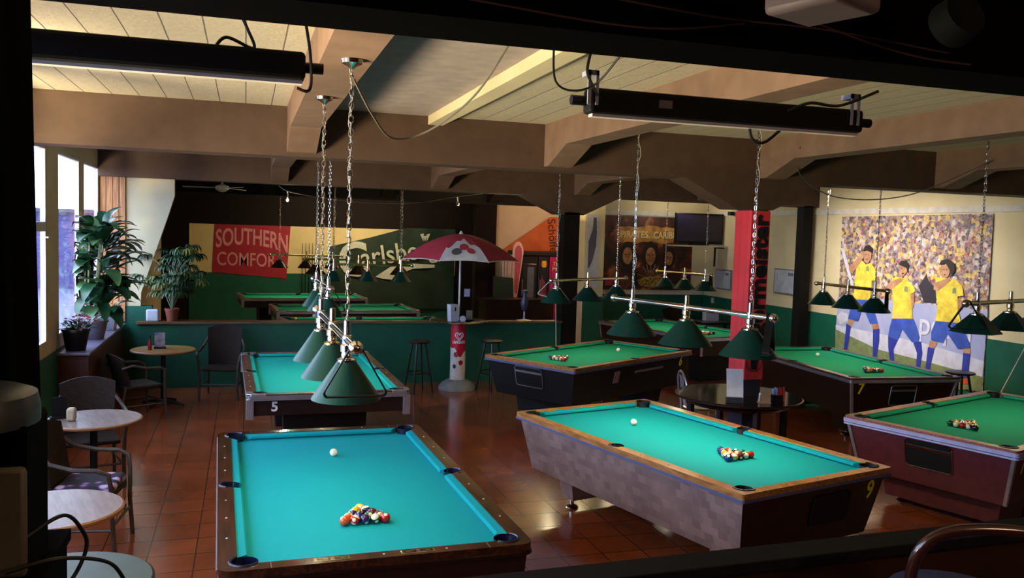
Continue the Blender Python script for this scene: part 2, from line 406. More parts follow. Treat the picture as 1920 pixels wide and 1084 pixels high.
def outer_r(c, s, rad, a=OW, b=OL):
    d = ray_rect(c, s, a, b)
    if rad > 0:
        x, y = d*abs(c), d*abs(s)
        if x > a-rad and y > b-rad:
            q = ray_circ(abs(c), abs(s), a-rad, b-rad, rad)
            if q: return q[1]
    return d
def ring(mb, outf, inf, z0, z1):
    n = len(ANG); vs = []
    for t in ANG:
        c, s = math.cos(t), math.sin(t); ro, ri = outf(c, s), inf(c, s)
        vs += [(ro*c, ro*s, z0), (ro*c, ro*s, z1), (ri*c, ri*s, z1), (ri*c, ri*s, z0)]
    fs = []
    for i in range(n):
        j = (i+1) % n
        for k in range(4):
            k2 = (k+1) % 4; fs.append((4*i+k, 4*j+k, 4*j+k2, 4*i+k2))
    mb.add(vs, fs)
def wood_in(c, s):
    d = ray_rect(c, s, PW+0.05, PL+0.05)
    for p in pockets():
        q = ray_circ(c, s, *p)
        if q and q[1] > d: d = q[1]
    return d
def bed_r(c, s):
    d = ray_rect(c, s, PW+0.06, PL+0.06)
    for p in pockets():
        q = ray_circ(c, s, *p)
        if q and q[0] < d: d = q[0]
    return d
def cushion(mb, p0, p1, nrm, m0, m1):
    # p0-p1 along the nose line, nrm points outward to the wood, m0/m1 extra length of the back at each end
    p0, p1, nrm = Vector((*p0, 0)), Vector((*p1, 0)), Vector((*nrm, 0)); d = (p1-p0).normalized()
    prof = [(0, 0.796), (0, 0.782), (0.022, 0.767), (0.05, 0.767), (0.05, 0.806), (0.008, 0.802)]
    vs = []
    for base, m in ((p0, -m0), (p1, m1)):
        for w, z in prof: q = base+nrm*w+d*(m*w/0.05); vs.append((q.x, q.y, z))
    n = len(prof)
    mb.add(vs, [list(range(n)), list(range(n, 2*n))[::-1]]+[(i, n+i, n+(i+1) % n, (i+1) % n) for i in range(n)])
CLOTHS = {}
def cloth_mat(name, col):
    if name not in CLOTHS: CLOTHS[name] = mat(name, col, 0.9, spec=0.15, scale=300, bump=0.1, col2=tuple(x*0.93 for x in hexc(col)))
    return CLOTHS[name]

def panel_on(origin, u, upv, d=0.0): return frame_matrix(origin, u, upv)
def pool_table(label_, loc, rz, st):
    t = thing('pool_table', label_, 'pool table', (*loc, 0), rz)
    S = st
    # rails
    mb = MB(); rad = S.get('rad', 0.03)
    ring(mb, lambda c, s: outer_r(c, s, rad), wood_in, 0.768, 0.812)
    mb.build('rail', S['rail'], t, smooth=35, bevel=0)
    # edge trim band
    for k, (z0, z1, off, m) in enumerate(S['trims']):
        tb = MB(); ring(tb, lambda c, s: outer_r(c, s, rad, OW+off, OL+off), lambda c, s: outer_r(c, s, max(rad-0.01, 0), OW-0.03, OL-0.03), z0, z1)
        tb.build('edge_trim', m, t, smooth=35)
    # bed
    mb = MB(); vs = [(0, 0, 0.767)]; n = len(ANG)
    for a in ANG: c, s = math.cos(a), math.sin(a); r = bed_r(c, s); vs.append((r*c, r*s, 0.767))
    for a in ANG: c, s = math.cos(a), math.sin(a); r = bed_r(c, s); vs.append((r*c, r*s, 0.735))
    fs = [(0, 1+i, 1+(i+1) % n) for i in range(n)]+[(1+i, n+1+i, n+1+(i+1) % n, 1+(i+1) % n) for i in range(n)]
    mb.add(vs, fs); mb.build('bed_cloth', S['cloth'], t, smooth=30)
    # cushions
    def cu(p0, p1, nr, a, b):
        m = MB(); cushion(m, p0, p1, nr, a, b); m.build('cushion', S['cloth'], t, smooth=25)
    g, gs = 0.098, 0.062
    for sx in (1, -1):
        cu((sx*PW, -PL+g), (sx*PW, -gs), (sx, 0), 0.045, 0.012)
        cu((sx*PW, gs), (sx*PW, PL-g), (sx, 0), 0.012, 0.045)
    for sy in (1, -1): cu((-PW+g, sy*PL), (PW-g, sy*PL), (0, sy), 0.045, 0.045)
    # pockets
    for cx, cy, r in pockets():
        m = MB(); T = Matrix.Translation((cx, cy, 0))
        prof = [(1.0, 0.811, 0), (0.98, 0.765, 0), (0.55, 0.745, 0.03), (0.5, 0.70, 0.05), (0.001, 0.69, 0.05)]
        dl = math.hypot(cx, cy); kx, ky = (-cx/dl, -cy/dl) if abs(cy) > 0.1 else (-math.copysign(1, cx), 0)
        pv = [(cx+kx*sh_+r*q*math.cos(2*PI*j/20), cy+ky*sh_+r*q*math.sin(2*PI*j/20), z) for q, z, sh_ in prof for j in range(20)]
        m.add(pv, [(i*20+j, i*20+(j+1) % 20, (i+1)*20+(j+1) % 20, (i+1)*20+j) for i in range(4) for j in range(20)])
        a0 = math.atan2(cy, cx) if abs(cy) > 0.1 else (0 if cx > 0 else PI)
        if abs(cy) > 0.1: a0 = math.atan2(math.copysign(1, cy), math.copysign(1, cx))
        arc = [(cx+(r+0.004)*math.cos(a0+q), cy+(r+0.004)*math.sin(a0+q), 0.8125) for q in [(-1.9+3.8*i/16)*(0.9 if abs(cy) > 0.1 else 0.62) for i in range(17)]]
        m.tube(arc, 0.0075, 6)
        m.build('pocket', S.get('pocket', M_pocket), t)
    # sights
    sg = S.get('sight')
    if sg:
        m = MB()
        for k in (-3, -2, -1, 1, 2, 3):
            for sx in (1, -1): m.lathe([(0.006, 0), (0.006, 0.0012)], 8, Matrix.Translation((sx*(PW+0.095), k*PL/4, 0.812)))
        for k in (-1, 0, 1):
            for sy in (1, -1): m.lathe([(0.006, 0), (0.006, 0.0012)], 8, Matrix.Translation((k*PW/2, sy*(PL+0.088), 0.812)))
        m.build('rail_sight', sg, t)
    # body panels, tapered
    zt, zb, ins = 0.768, S.get('zb', 0.38), S.get('ins', 0.09)
    insl = S.get('insl', ins)
    a, b = OW-0.03, OL-0.03; a2, b2 = OW-0.03-ins, OL-0.03-insl; th = 0.025
    for sx in (1, -1):
        m = MB(); lo = [(sx*a2, -b2, zb), (sx*a2, b2, zb), (sx*(a2-th), b2-th, zb), (sx*(a2-th), -b2+th, zb)]
        hi = [(sx*a, -b, zt), (sx*a, b, zt), (sx*(a-th), b-th, zt), (sx*(a-th), -b+th, zt)]
        m.hexa(lo, hi); m.build('side_panel', S['side'], t, smooth=0)
    for sy in (1, -1):
        m = MB(); lo = [(-a2, sy*b2, zb), (a2, sy*b2, zb), (a2-th, sy*(b2-th), zb), (-a2+th, sy*(b2-th), zb)]
        hi = [(-a, sy*b, zt), (a, sy*b, zt), (a-th, sy*(b-th), zt), (-a+th, sy*(b-th), zt)]
        m.hexa(lo, hi); m.build('end_panel', S['end'], t, smooth=0)
    MB().box((-a2+0.02, -b2+0.02, zb+0.01), (a2-0.02, b2-0.02, zb+0.03)).build('underside_board', M_blackpl, t, smooth=0)
    if S.get('post'):
        for sx in (1, -1):
            for sy in (1, -1):
                m = MB(); w = S.get('postw', 0.016)
                m.hexa([(sx*a2+dx*w, sy*b2+dy*w, zb-S.get('postd', 0)) for dx, dy in ((-1, -1), (1, -1), (1, 1), (-1, 1))],
                       [(sx*a+dx*w, sy*b+dy*w, zt) for dx, dy in ((-1, -1), (1, -1), (1, 1), (-1, 1))])
                m.build('corner_trim', S['post'], t, smooth=0, bevel=0.004)
    # legs
    lm = S.get('leg', S['end']); lw, ll, ly, zf = S.get('legdim', (0.5, 0.11, 0.95, 0.09))
    for sy in (1, -1):
        m = MB(); c0 = sy*ly
        m.hexa([(-lw*0.93, c0-ll*0.9, zf), (lw*0.93, c0-ll*0.9, zf), (lw*0.93, c0+ll*0.9, zf), (-lw*0.93, c0+ll*0.9, zf)],
               [(-lw, c0-ll, zb+0.012), (lw, c0-ll, zb+0.012), (lw, c0+ll, zb+0.012), (-lw, c0+ll, zb+0.012)])
        lg_ = m.build('leg', lm, t, smooth=0, bevel=0.004)
        if zf > 0.02:
            for sx in (1, -1):
                f = MB().lathe([(0.055, 0), (0.06, 0.008), (0.05, 0.022), (0.02, 0.035), (0.018, zf+0.002)], 16, Matrix.Translation((sx*(lw-0.09), c0, 0)))
                f.build('foot', M_chrome, lg_)
        if S.get('post') and S.get('legpost'):
            f = MB()
            for sx in (1, -1):
                f.box((sx*lw*0.965-0.012, c0-ll-0.004, zf), (sx*lw*0.965+0.012, c0-ll+0.015, zb))
            f.build('leg_trim', S['post'], lg_, smooth=0)
    # frames of reference on the panels
    def end_frame(sy, u, v):      # u across, v down from the rail (m)
        k = v/math.hypot(insl, zt-zb); y = sy*(b-insl*k); z = zt-(zt-zb)*k
        return frame_matrix((u*(-sy), y+sy*0.003, z), (-sy, 0, 0), (0, sy*insl, zt-zb))
    def side_frame(sx, u, v):
        k = v/math.hypot(ins, zt-zb); x = sx*(a-ins*k); z = zt-(zt-zb)*k
        return frame_matrix((x+sx*0.003, u*sx, z), (0, sx, 0), (sx*ins, 0, zt-zb))
    t_frames = {'end': end_frame, 'side': side_frame}
    for (kind, sg_, u, v, txt, size, m_, xs) in S.get('decals', []):
        tm = moved(text_mb(txt, size, 0.001, xs=xs, bold=0.004 if size > 0.1 else 0), t_frames[kind](sg_, u, v)); d = tm.build('number_decal', m_, t, smooth=0)
        label(d, '%s table number decal' % ('yellow' if m_ is M_yellowdec else 'white'))
    for (kind, sg_, u, v, w, h, fm, bar) in S.get('windows', []):
        T = t_frames[kind](sg_, u, v); r = 0.035
        pts = []
        for cx, cy, a0 in ((w/2-r, h/2-r, 0), (-w/2+r, h/2-r, PI/2), (-w/2+r, -h/2+r, PI), (w/2-r, -h/2+r, 1.5*PI)):
            for i in range(6): q = a0+i*PI/10; pts.append((cx+r*math.cos(q), cy+r*math.sin(q), 0))
        m = MB().prism([(p[0], p[1]) for p in pts], 0.0, 0.004); moved(m, T); wn = m.build('ball_return_window', M_blackpl, t, smooth=0)
        m = MB().tube([(p[0], p[1], 0.005) for p in pts], 0.006, 6, closed=True); moved(m, T); m.build('window_frame', fm, wn)
        if bar:
            m = MB().box((-w/2+0.01, h*0.2, 0.003), (w/2-0.01, h*0.2+0.025, 0.011)); moved(m, T); m.build('window_bar', fm, wn, smooth=0)
    for (kind, sg_, u, v, w, h, m_, nm) in S.get('plates', []):
        m = MB().box((-w/2, -h/2, -0.002), (w/2, h/2, 0.006)); moved(m, t_frames[kind](sg_, u, v)); m.build(nm, m_, t, smooth=0, bevel=0.002)
    return t

BALLS = {1: ('c9a400', 'yellow'), 2: ('10246e', 'blue'), 3: ('b01414', 'red'), 4: ('2d1250', 'purple'), 5: ('c8501a', 'orange'), 6: ('0a4a2a', 'green'), 7: ('5a1016', 'maroon'), 8: ('080808', 'black')}
def ball_mat(n):
    key = 'ball_%d' % n
    if key in MATS: return MATS[key]
    m = bpy.data.materials.new('pool_ball_finish'); m.use_nodes = True; nt = m.node_tree; nd = nt.nodes; L = nt.links
    b = nd['Principled BSDF']; b.inputs['Roughness'].default_value = 0.12; b.inputs['Coat Weight'].default_value = 0.5
    iv = (*hexc('e8e0c4'), 1)
    if n == 0: b.inputs['Base Color'].default_value = (*hexc('efe8d4'), 1)
    else:
        c = (*hexc(BALLS[n if n < 9 else n-8][0]), 1)
        tc = nd.new('ShaderNodeTexCoord'); sp = nd.new('ShaderNodeSeparateXYZ'); L.new(tc.outputs['Object'], sp.inputs[0])
        ax = nd.new('ShaderNodeMath'); ax.operation = 'ABSOLUTE'; L.new(sp.outputs['X'], ax.inputs[0])
        g = nd.new('ShaderNodeMath'); g.operation = 'GREATER_THAN'; L.new(ax.outputs[0], g.inputs[0]); g.inputs[1].default_value = 0.0262
        last = g
        if n > 8:
            az = nd.new('ShaderNodeMath'); az.operation = 'ABSOLUTE'; L.new(sp.outputs['Z'], az.inputs[0])
            g2 = nd.new('ShaderNodeMath'); g2.operation = 'GREATER_THAN'; L.new(az.outputs[0], g2.inputs[0]); g2.inputs[1].default_value = 0.0165
            mx0 = nd.new('ShaderNodeMath'); mx0.operation = 'MAXIMUM'; L.new(g.outputs[0], mx0.inputs[0]); L.new(g2.outputs[0], mx0.inputs[1]); last = mx0
        mx = nd.new('ShaderNodeMixRGB'); L.new(last.outputs[0], mx.inputs[0]); mx.inputs[1].default_value = c; mx.inputs[2].default_value = iv
        L.new(mx.outputs[0], b.inputs['Base Color'])
    MATS[key] = m
    return m
BALL_ME = {}
BR = 0.0286
def put_ball(x, y, n, label_, group):
    if n not in BALL_ME:
        mb = MB(); mb.ball((0, 0, 0), BR, 12)
        o = mb.build('pool_ball', ball_mat(n), smooth=180); BALL_ME[n] = o.data
    else:
        o = bpy.data.objects.new('pool_ball', BALL_ME[n]); COL.objects.link(o)
    o.location = (x, y, 0.767+BR); o.rotation_euler = (random.uniform(0, 6), random.uniform(0, 6), random.uniform(0, 6))
    tag(o, label_, 'cue ball' if n == 0 else 'pool ball', group)
    return o
def bname(n):
    if n == 0: return 'white cue ball'
    return ('solid %s pool ball' % BALLS[n][1]) if n <= 8 else ('%s-striped pool ball' % BALLS[n-8][1])
def rack(loc, rz, ly, where, order, flip=1, lx=0.0):
    cs, sn = math.cos(rz), math.sin(rz); k = 0
    for row in range(5):
        for i in range(row+1):
            x = lx+(i-row/2)*2.02*BR; y = ly-flip*(row-2)*2.02*BR*0.866
            n = order[k]; k += 1
            put_ball(loc[0]+x*cs-y*sn, loc[1]+x*sn+y*cs, n, '%s in the triangle racked on %s' % (bname(n), where), 'racked balls on '+where)
ORD = [1, 9, 10, 4, 8, 15, 6, 2, 3, 5, 5+8, 14, 12, 11, 7]
FR = [1, 9, 2, 12, 8, 3, 13, 10, 14, 5+0, 5, 11, 4, 6+8, 3]
FR = [9, 1, 10, 12, 8, 7, 13, 2, 6, 15, 5, 11, 4, 14, 3]
def shuffled(seed, back):
    o = [n for n in range(1, 16) if n not in back]; random.Random(seed).shuffle(o); return o+back

W_walnut = mat('polished_walnut', '4a2616', 0.18, col2='2c140c', scale=4, stretch=(10, 0.8, 10), coat=0.6)
W_walnut2 = mat('dark_walnut_panel', '22100c', 0.35, col2='180a08', scale=4, stretch=(0.8, 0.8, 8))
W_maple = mat('orange_maple', 'b8824a', 0.28, col2='8e5a2e', scale=7, stretch=(6, 1.2, 6), coat=0.4)
W_grey = mat('grey_brown_rail', '5c4038', 0.3, col2='442c26', scale=5, stretch=(8, 1, 8), coat=0.3)
W_rose = mat('rosewood_rail', 'a8685c', 0.3, col2='7e463c', scale=7, stretch=(8, 1.4, 8), coat=0.3)
M_maroon = mat('maroon_laminate', '5a242c', 0.4, col2='4a1c24', scale=12)
M_blackpanel = mat('black_laminate', '08080b', 0.5, spec=0.3)
M_lilac = mat('pale_lilac_edge', 'b6b8e0', 0.3)
M_bluepk = mat('blue_black_pocket', '0c1030', 0.35)
C_cyan = cloth_mat('turquoise_cloth', '0894a2')
C_teal = cloth_mat('teal_cloth', '0c9c98')
C_green = cloth_mat('green_cloth', '148c6c')

T = {'front': ((0.639, 5.58), 0.028), '5': ((0.784, 9.93), 0.022), '9': ((3.45, 6.22), 0.25), '6': ((4.62, 10.97), -1.038),
     '7': ((7.85, 9.91), -0.072), '10': ((7.0, 6.45), -1.243), '8': ((7.52, 13.9), 0.245), 'B': ((1.92, 17.68), -1.5), 'A': ((1.27, 20.6), -1.5), 'C': ((2.0, 15.0), -1.55)}
tf = pool_table('large dark walnut pool table with turquoise cloth nearest the camera at lower left', *T['front'],
    dict(rail=W_walnut, rad=0.07, cloth=C_cyan, side=W_walnut2, end=W_walnut2, trims=[(0.752, 0.769, 0.004, W_walnut2)], sight=M_whitedec, pocket=M_bluepk, ins=0.02, zb=0.45, legdim=(0.5, 0.16, 0.95, 0.0), leg=W_walnut2))
tf.scale = (1.02, 1.02, 1.0)
for px in (-0.25, 0.17):      # maker's plates let into the near rail
    m = MB().box((px-0.085, -PL-0.11, 0.8115), (px+0.085, -PL-0.066, 0.8145)); pl = m.build('maker_plate', M_brass, tf, smooth=0, bevel=0.001)
    m = MB()
    for q in (-0.042, 0.042): m.box((px+q-0.032, -PL-0.102, 0.8145), (px+q+0.032, -PL-0.074, 0.8155))
    m.build('plate_inlay', M_blackpl, pl, smooth=0)
    m = MB()
    for q in (-0.042, 0.042):
        m.box((px+q-0.02, -PL-0.096, 0.8155), (px+q+0.02, -PL-0.091, 0.8162)); m.box((px+q-0.002, -PL-0.091, 0.8155), (px+q+0.02, -PL-0.083, 0.8162))
    m.build('plate_emblem', M_brass, pl, smooth=0)
m = MB()
for sy in (1, -1):
    for sx in (1, -1):
        m.box((sx*OW-0.003 if sx > 0 else -OW-0.002, 0.055*sy-0.0015, 0.79), (sx*OW+0.002 if sx > 0 else -OW+0.003, 0.055*sy+0.0015, 0.8125))
        m.box((sx*(PW-0.1)-0.001, sy*(PL+0.055), 0.812), (sx*(PW-0.1)+0.001, sy*OL, 0.8126))
m.build('rail_seam', M_alu, tf, smooth=0)
for sx in (1, -1):
    m = MB().tube([(sx*(OW+0.001), -OL+0.08, 0.79), (sx*(OW+0.001), OL-0.08, 0.79)], 0.006, 6); m.build('edge_strip', M_alu, tf)

st5 = dict(rail=W_grey, rad=0.04, cloth=C_teal, side=W_walnut2, end=W_walnut2, trims=[(0.752, 0.800, 0.005, M_alu)], sight=M_whitedec, ins=0.0, zb=0.60,
    post=M_alu, postw=0.035, postd=0.03, legdim=(0.42, 0.14, 0.85, 0.0), leg=M_blackpanel, decals=[('end', -1, -0.52, 0.085, '5', 0.13, M_whitedec, 1.0)])
def castings(t):
    for sx in (1, -1):
        for sy in (1, -1):
            m = MB(); m.prism([(sx*0.6, sy*1.345), (sx*0.725, sy*1.345), (sx*0.725, sy*1.23), (sx*0.782, sy*1.23), (sx*0.782, sy*1.36), (sx*0.735, sy*1.407), (sx*0.6, sy*1.407)][::(1 if sx*sy < 0 else -1)], 0.79, 0.8165)
            m.build('corner_casting', M_alu, t, smooth=0, bevel=0.004)
t5 = pool_table('pool table numbered 5 with silver corners standing before the green half wall', *T['5'], st5); t5.scale = (1.02, 1.02, 1); castings(t5)
t9 = pool_table('pool table numbered 9 with patchwork veneer side and orange wood rails', *T['9'],
    dict(rail=W_maple, rad=0.02, cloth=C_cyan, side=M_parq, end=W_walnut2, trims=[(0.752, 0.772, 0.006, M_bluetrim)], sight=M_blackpl, ins=0.09, zb=0.31,
         legdim=(0.52, 0.1, 0.95, 0.09), leg=M_parq, decals=[('end', -1, 0.6, 0.12, '9', 0.2, M_yellowdec, 0.8)], windows=[('end', -1, 0.18, 0.2, 0.4, 0.22, M_blackpl, False)]))
t9.scale = (0.985, 0.985, 1)
t6 = pool_table('black pool table numbered 6 with blond wood rails in mid room', *T['6'],
    dict(rail=W_maple, rad=0.03, cloth=C_green, side=M_blackpanel, end=M_blackpanel, trims=[(0.745, 0.772, 0.006, M_bluetrim)], sight=M_whitedec, ins=0.10, zb=0.31,
         legdim=(0.5, 0.2, 0.85, 0.07), leg=M_blackpanel, decals=[('side', 1, 1.16, 0.1, '6', 0.2, M_yellowdec, 0.8)],
         windows=[('end', -1, -0.02, 0.17, 0.46, 0.26, M_steel, True)], plates=[('side', 1, -0.42, 0.17, 0.12, 0.16, M_steel, 'coin_slot'), ('side', 1, 0.35, 0.14, 0.7, 0.03, M_steel, 'chalk_bar')]))
t6.scale = (0.985, 0.985, 1)
t7 = pool_table('dark brown pool table numbered 7 with silver edging beside the football mural', *T['7'],
    dict(rail=W_grey, rad=0.02, cloth=C_green, side=W_walnut2, end=W_walnut2, trims=[(0.748, 0.758, 0.006, M_alu), (0.762, 0.785, 0.009, M_alu)], sight=M_whitedec, ins=0.09, zb=0.31,
         post=M_alu, legpost=True, legdim=(0.55, 0.22, 0.9, 0.06), leg=W_walnut2, decals=[('end', -1, -0.6, 0.1, '7', 0.2, M_yellowdec, 0.85)], windows=[('end', -1, 0.0, 0.19, 0.36, 0.26, M_steel, True)]))
t10 = pool_table('maroon pool table numbered 10 with pale double edging at the right', *T['10'],
    dict(rail=W_rose, rad=0.03, cloth=C_green, side=M_maroon, end=M_maroon, trims=[(0.735, 0.75, 0.008, M_lilac), (0.757, 0.79, 0.01, M_lilac)], sight=M_blackpl, ins=0.09, zb=0.31,
         post=M_alu, legdim=(0.55, 0.24, 0.85, 0.07), leg=M_maroon, decals=[('side', 1, -1.13, 0.13, '10', 0.2, M_yellowdec, 0.8)], windows=[('end', -1, 0.02, 0.18, 0.42, 0.25, M_chrome, True)]))
st8 = dict(rail=W_grey, rad=0.04, cloth=C_green, side=W_walnut2, end=W_walnut2, trims=[(0.752, 0.800, 0.005, M_alu)], sight=M_whitedec, ins=0.03, zb=0.5,
    post=M_alu, legdim=(0.42, 0.14, 0.85, 0.0), leg=M_blackpanel)
t8 = pool_table('pool table with silver corners in the right room behind the red pillar', *T['8'], st8)
stb = dict(st8); stb.update(ins=0.0, zb=0.60, postw=0.03)
tB = pool_table('dark pool table second behind the green half wall', *T['B'], stb); castings(tB)
tA = pool_table('farthest dark pool table below the red lettered banner on the back wall', *T['A'], stb); castings(tA)
tC = pool_table('pool table mostly hidden directly behind the green half wall', *T['C'], stb); castings(tC)

rack(*T['front'], -0.70, 'the nearest turquoise table', FR)
rack(*T['9'], -0.52, 'the patchwork-sided table', shuffled(3, [2, 9, 7, 14, 3]))
rack(*T['6'], -0.68, 'the black table', shuffled(5, [2, 9, 10, 13, 3]))
rack(*T['7'], -0.66, 'the table beside the mural', shuffled(8, [7, 13, 6, 14, 3]))
rack(*T['10'], -0.62, 'the maroon table', shuffled(11, [6, 9, 3, 15, 8]))
rack(*T['8'], -0.66, 'the table behind the red pillar', shuffled(14, [5, 9, 3, 15, 8]))
for (x, y, w) in ((0.63, 6.28, 'the nearest turquoise table'), (3.3, 6.85, 'the patchwork-sided table'), (5.15, 11.29, 'the black table'), (7.99, 10.56, 'the table beside the mural'), (7.12, 14.55, 'the table behind the red pillar'), (7.9, 6.72, 'the maroon table')):
    put_ball(x, y, 0, 'white cue ball alone on %s' % w, 'white cue balls')
put_ball(0.86, 15.62, 1, 'yellow ball on the table right behind the green half wall', None)

# ================================================================== BILLIARD LAMPS
def chain_mb(L, link=0.042, r=0.0028, w=0.010):
    mb = MB(); n = max(2, int(L/(link*0.78))); st = L/n
    for i in range(n):
        pts = []
        for k in range(10):
            a = 2*PI*k/10; u = w*math.cos(a); v = (link/2)*math.sin(a); z = st*(i+0.5)+v
            pts.append((u, 0, z) if i % 2 == 0 else (0, u, z))
        mb.tube(pts, r, 5, closed=True)
    return mb
def billiard_lamp(label_, p1, p2, ext1, ext2, zbar, ztop, dia, power, shade_m, barm, sides=32, sh=0.27, group='lamp rows over the pool tables', tops=None):
    p1, p2 = Vector((*p1, 0)), Vector((*p2, 0)); d = (p2-p1); L = d.length; rz = math.atan2(d.y, d.x)
    t = thing('billiard_lamp', label_, 'hanging lamp', (p1.x, p1.y, zbar), rz, group)
    MB().tube([(-ext1, 0, 0), (L+ext2, 0, 0)], 0.021, 14).build('bar', barm, t)
    for x, s in ((-ext1, -1), (L+ext2, 1)): MB().ball((x+s*0.02, 0, 0), 0.036, 8).build('finial', M_chrome, t)
    for i, x in enumerate((0, L)):
        cm = chain_mb(ztop-zbar-0.06); ch = cm.build('chain', barm if barm is M_chrome else M_chrome, t, loc=(x, 0, 0.05))
        MB().lathe([(0.055, ztop-zbar-0.001), (0.05, ztop-zbar-0.02), (0.02, ztop-zbar-0.035), (0.006, ztop-zbar-0.05)][::-1], 16).build('ceiling_rose', M_brass, t, loc=(x, 0, 0))
        MB().tube([(0.012+0.012*math.sin(k*1.7), 0.01*math.cos(k*1.3), z) for k, z in [(k, 0.04+(ztop-zbar-0.08)*k/24) for k in range(25)]], 0.0025, 5).build('power_cord', mat('clear_cord', 'b0a890', 0.4), t, loc=(x, 0, 0))
    r1 = dia/2; r0 = dia*0.13
    for i in range(3):
        x = L*i/2
        s = MB().lathe([(0.006, 0.10), (0.018, 0.095), (0.018, 0.025), (0.026, 0.02), (0.026, -0.02), (0.034, -0.028), (0.034, -0.06), (0.024, -0.065), (0.028, -0.075), (0.028, -0.09), (r0+0.004, -0.1), (r0+0.004, -0.112), (0.01, -0.113)], 16)
        s.build('socket', M_brass if i % 2 else M_chrome, t, loc=(x, 0, 0))
        o = MB(); zt = -0.105; zb = zt-sh*0.74
        prof = [(r0, zt), (r1, zb), (r1+0.004, zb-0.008), (r1-0.004, zb-0.008)]
        o.lathe(prof, sides, cap=False); o.m = 1
        o.lathe([(r1-0.004, zb-0.008), (r0-0.006, zt-0.006), (0.012, zt-0.006)], sides, cap=False)
        so = o.build('lamp_shade', [shade_m, M_shadein], t, loc=(x, 0, 0), smooth=(30 if sides > 10 else 15))
        MB().ball((0, 0, zb+0.055), 0.028, 8).build('bulb', M_bulb, so)
        if power:
            ld = bpy.data.lights.new('bulb_light', 'SPOT'); ld.energy = power; ld.color = (1.0, 0.80, 0.48); ld.shadow_soft_size = 0.03
            ld.spot_size = 2.6; ld.spot_blend = 0.25
            lo = bpy.data.objects.new('bulb_light', ld); COL.objects.link(lo); lo.parent = so; lo.location = (0, 0, zb+0.02)
    return t
PWR = 14
lf = billiard_lamp('row of three green cone shades hanging over the nearest turquoise table', (0.49, 4.32), (0.47, 5.62), 0.3, 0.22, 1.88, 3.26, 0.34, PWR, M_shade, M_chrome, sh=0.25)
l5 = billiard_lamp('row of three green cone shades seen end-on over table 5', (0.81, 8.88), (0.78, 10.04), 0.2, 0.3, 1.82, 3.5, 0.31, PWR, M_shade, M_chrome, sh=0.24)
l9 = billiard_lamp('row of three large green shades on a shining bar above table 9', (3.27, 6.91), (3.61, 5.58), 0.24, 0.2, 1.875, 3.5, 0.43, PWR*2.6, M_shade, M_chrome, sh=0.26)
l6 = billiard_lamp('row of three green shades on a brass bar above table 6', (3.89, 10.54), (5.05, 11.22), 0.08, 0.2, 1.83, 3.5, 0.40, PWR, M_shade, M_brass, sh=0.24)
l7 = billiard_lamp('row of three dark green shades in front of the football mural, over table 7', (7.88, 10.36), (7.8, 9.22), 0.16, 0.24, 1.84, 3.5, 0.41, PWR, M_shade, M_brass, sh=0.24)
l10 = billiard_lamp('row of angular green shades at the right edge above table 10', (6.46, 6.28), (7.72, 6.72), 0.2, 0.2, 1.92, 3.5, 0.44, PWR, M_shade, M_brass, sides=6, sh=0.22)
l8 = billiard_lamp('row of three dark green shades in front of the film poster', (7.41, 14.32), (7.67, 13.31), 0.2, 0.14, 1.80, 3.5, 0.40, PWR*0.8, M_shade, M_brass, sh=0.22)
lA = billiard_lamp('row of dark brown shades before the red lettered banner', (0.75, 20.4), (1.95, 20.42), 0.2, 0.2, 1.76, 3.5, 0.40, PWR*0.6, M_shadeb, M_brass, sh=0.24)
lB = billiard_lamp('row of dark shades before the back wall between the red and green banners', (1.33, 17.37), (3.02, 17.49), 0.2, 0.15, 1.79, 3.5, 0.40, PWR*0.8, M_shadeb, M_brass, sh=0.24)
lC = billiard_lamp('row of three green shades above the table hidden by the half wall', (1.47, 15.2), (2.65, 15.2), 0.1, 0.18, 1.79, 3.5, 0.36, PWR*0.8, M_shade, M_brass, sh=0.24)

# triangle racks hung on the bar ends
def triangle(label_, loc, rot, size, m, wd=0.03, th=0.012):
    mb = MB(); R = size/math.sqrt(3); pts = []
    for k in range(3):
        a = PI/2+k*2*PI/3; c = Vector((R*0.88*math.cos(a), R*0.88*math.sin(a)))
        for q in range(-3, 4): b = a+q*PI/9; pts.append((c.x+R*0.12*math.cos(b), c.y+R*0.12*math.sin(b)))
    n = len(pts); vs = []
    for (x, y) in pts:
        k = 1-th/R*1.4
        vs += [(x, y, -wd/2), (x, y, wd/2), (x*k, y*k, wd/2), (x*k, y*k, -wd/2)]
    fs = [(4*i+a, 4*((i+1) % n)+a, 4*((i+1) % n)+(a+1) % 4, 4*i+(a+1) % 4) for i in range(n) for a in range(4)]
    mb.add([(x, y-R*0.93, z) for x, y, z in vs], fs)
    o = mb.build('ball_triangle', m, smooth=0, loc=loc, rot=rot); tag(o, label_, 'ball triangle', 'ball triangles hung on lamp bars'); return o
triangle('black ball triangle hung on the near end of the lamp row over the nearest table', (0.495, 4.0, 1.90), (PI/2, 0, 0.02), 0.29, M_blackpl, th=0.008)
triangle('black ball triangle hung on the near end of the lamp row over table 5', (0.815, 8.70, 1.84), (PI/2, 0, 0.1), 0.29, M_blackpl, th=0.008)
triangle('black ball triangle hanging on the near end of the shining bar over table 9', (3.66, 5.40, 1.895), (PI/2, 0, 0.85), 0.33, M_blackpl, wd=0.05)
triangle('silver-white ball triangle hanging on the left end of the brass bar over table 6', (3.83, 10.50, 1.85), (PI/2, 0.25, -0.3), 0.29, mat('silver_white', 'b8d8d8', 0.3), th=0.01)
triangle('black ball triangle on the near end of the lamp bar in front of the mural', (7.79, 8.99, 1.86), (PI/2, 0, 0.9), 0.29, M_blackpl, wd=0.04)
triangle('black ball triangle on the left end of the lamp bar at the right edge', (6.29, 6.22, 1.94), (PI/2, 0, -0.6), 0.30, M_blackpl, wd=0.05)
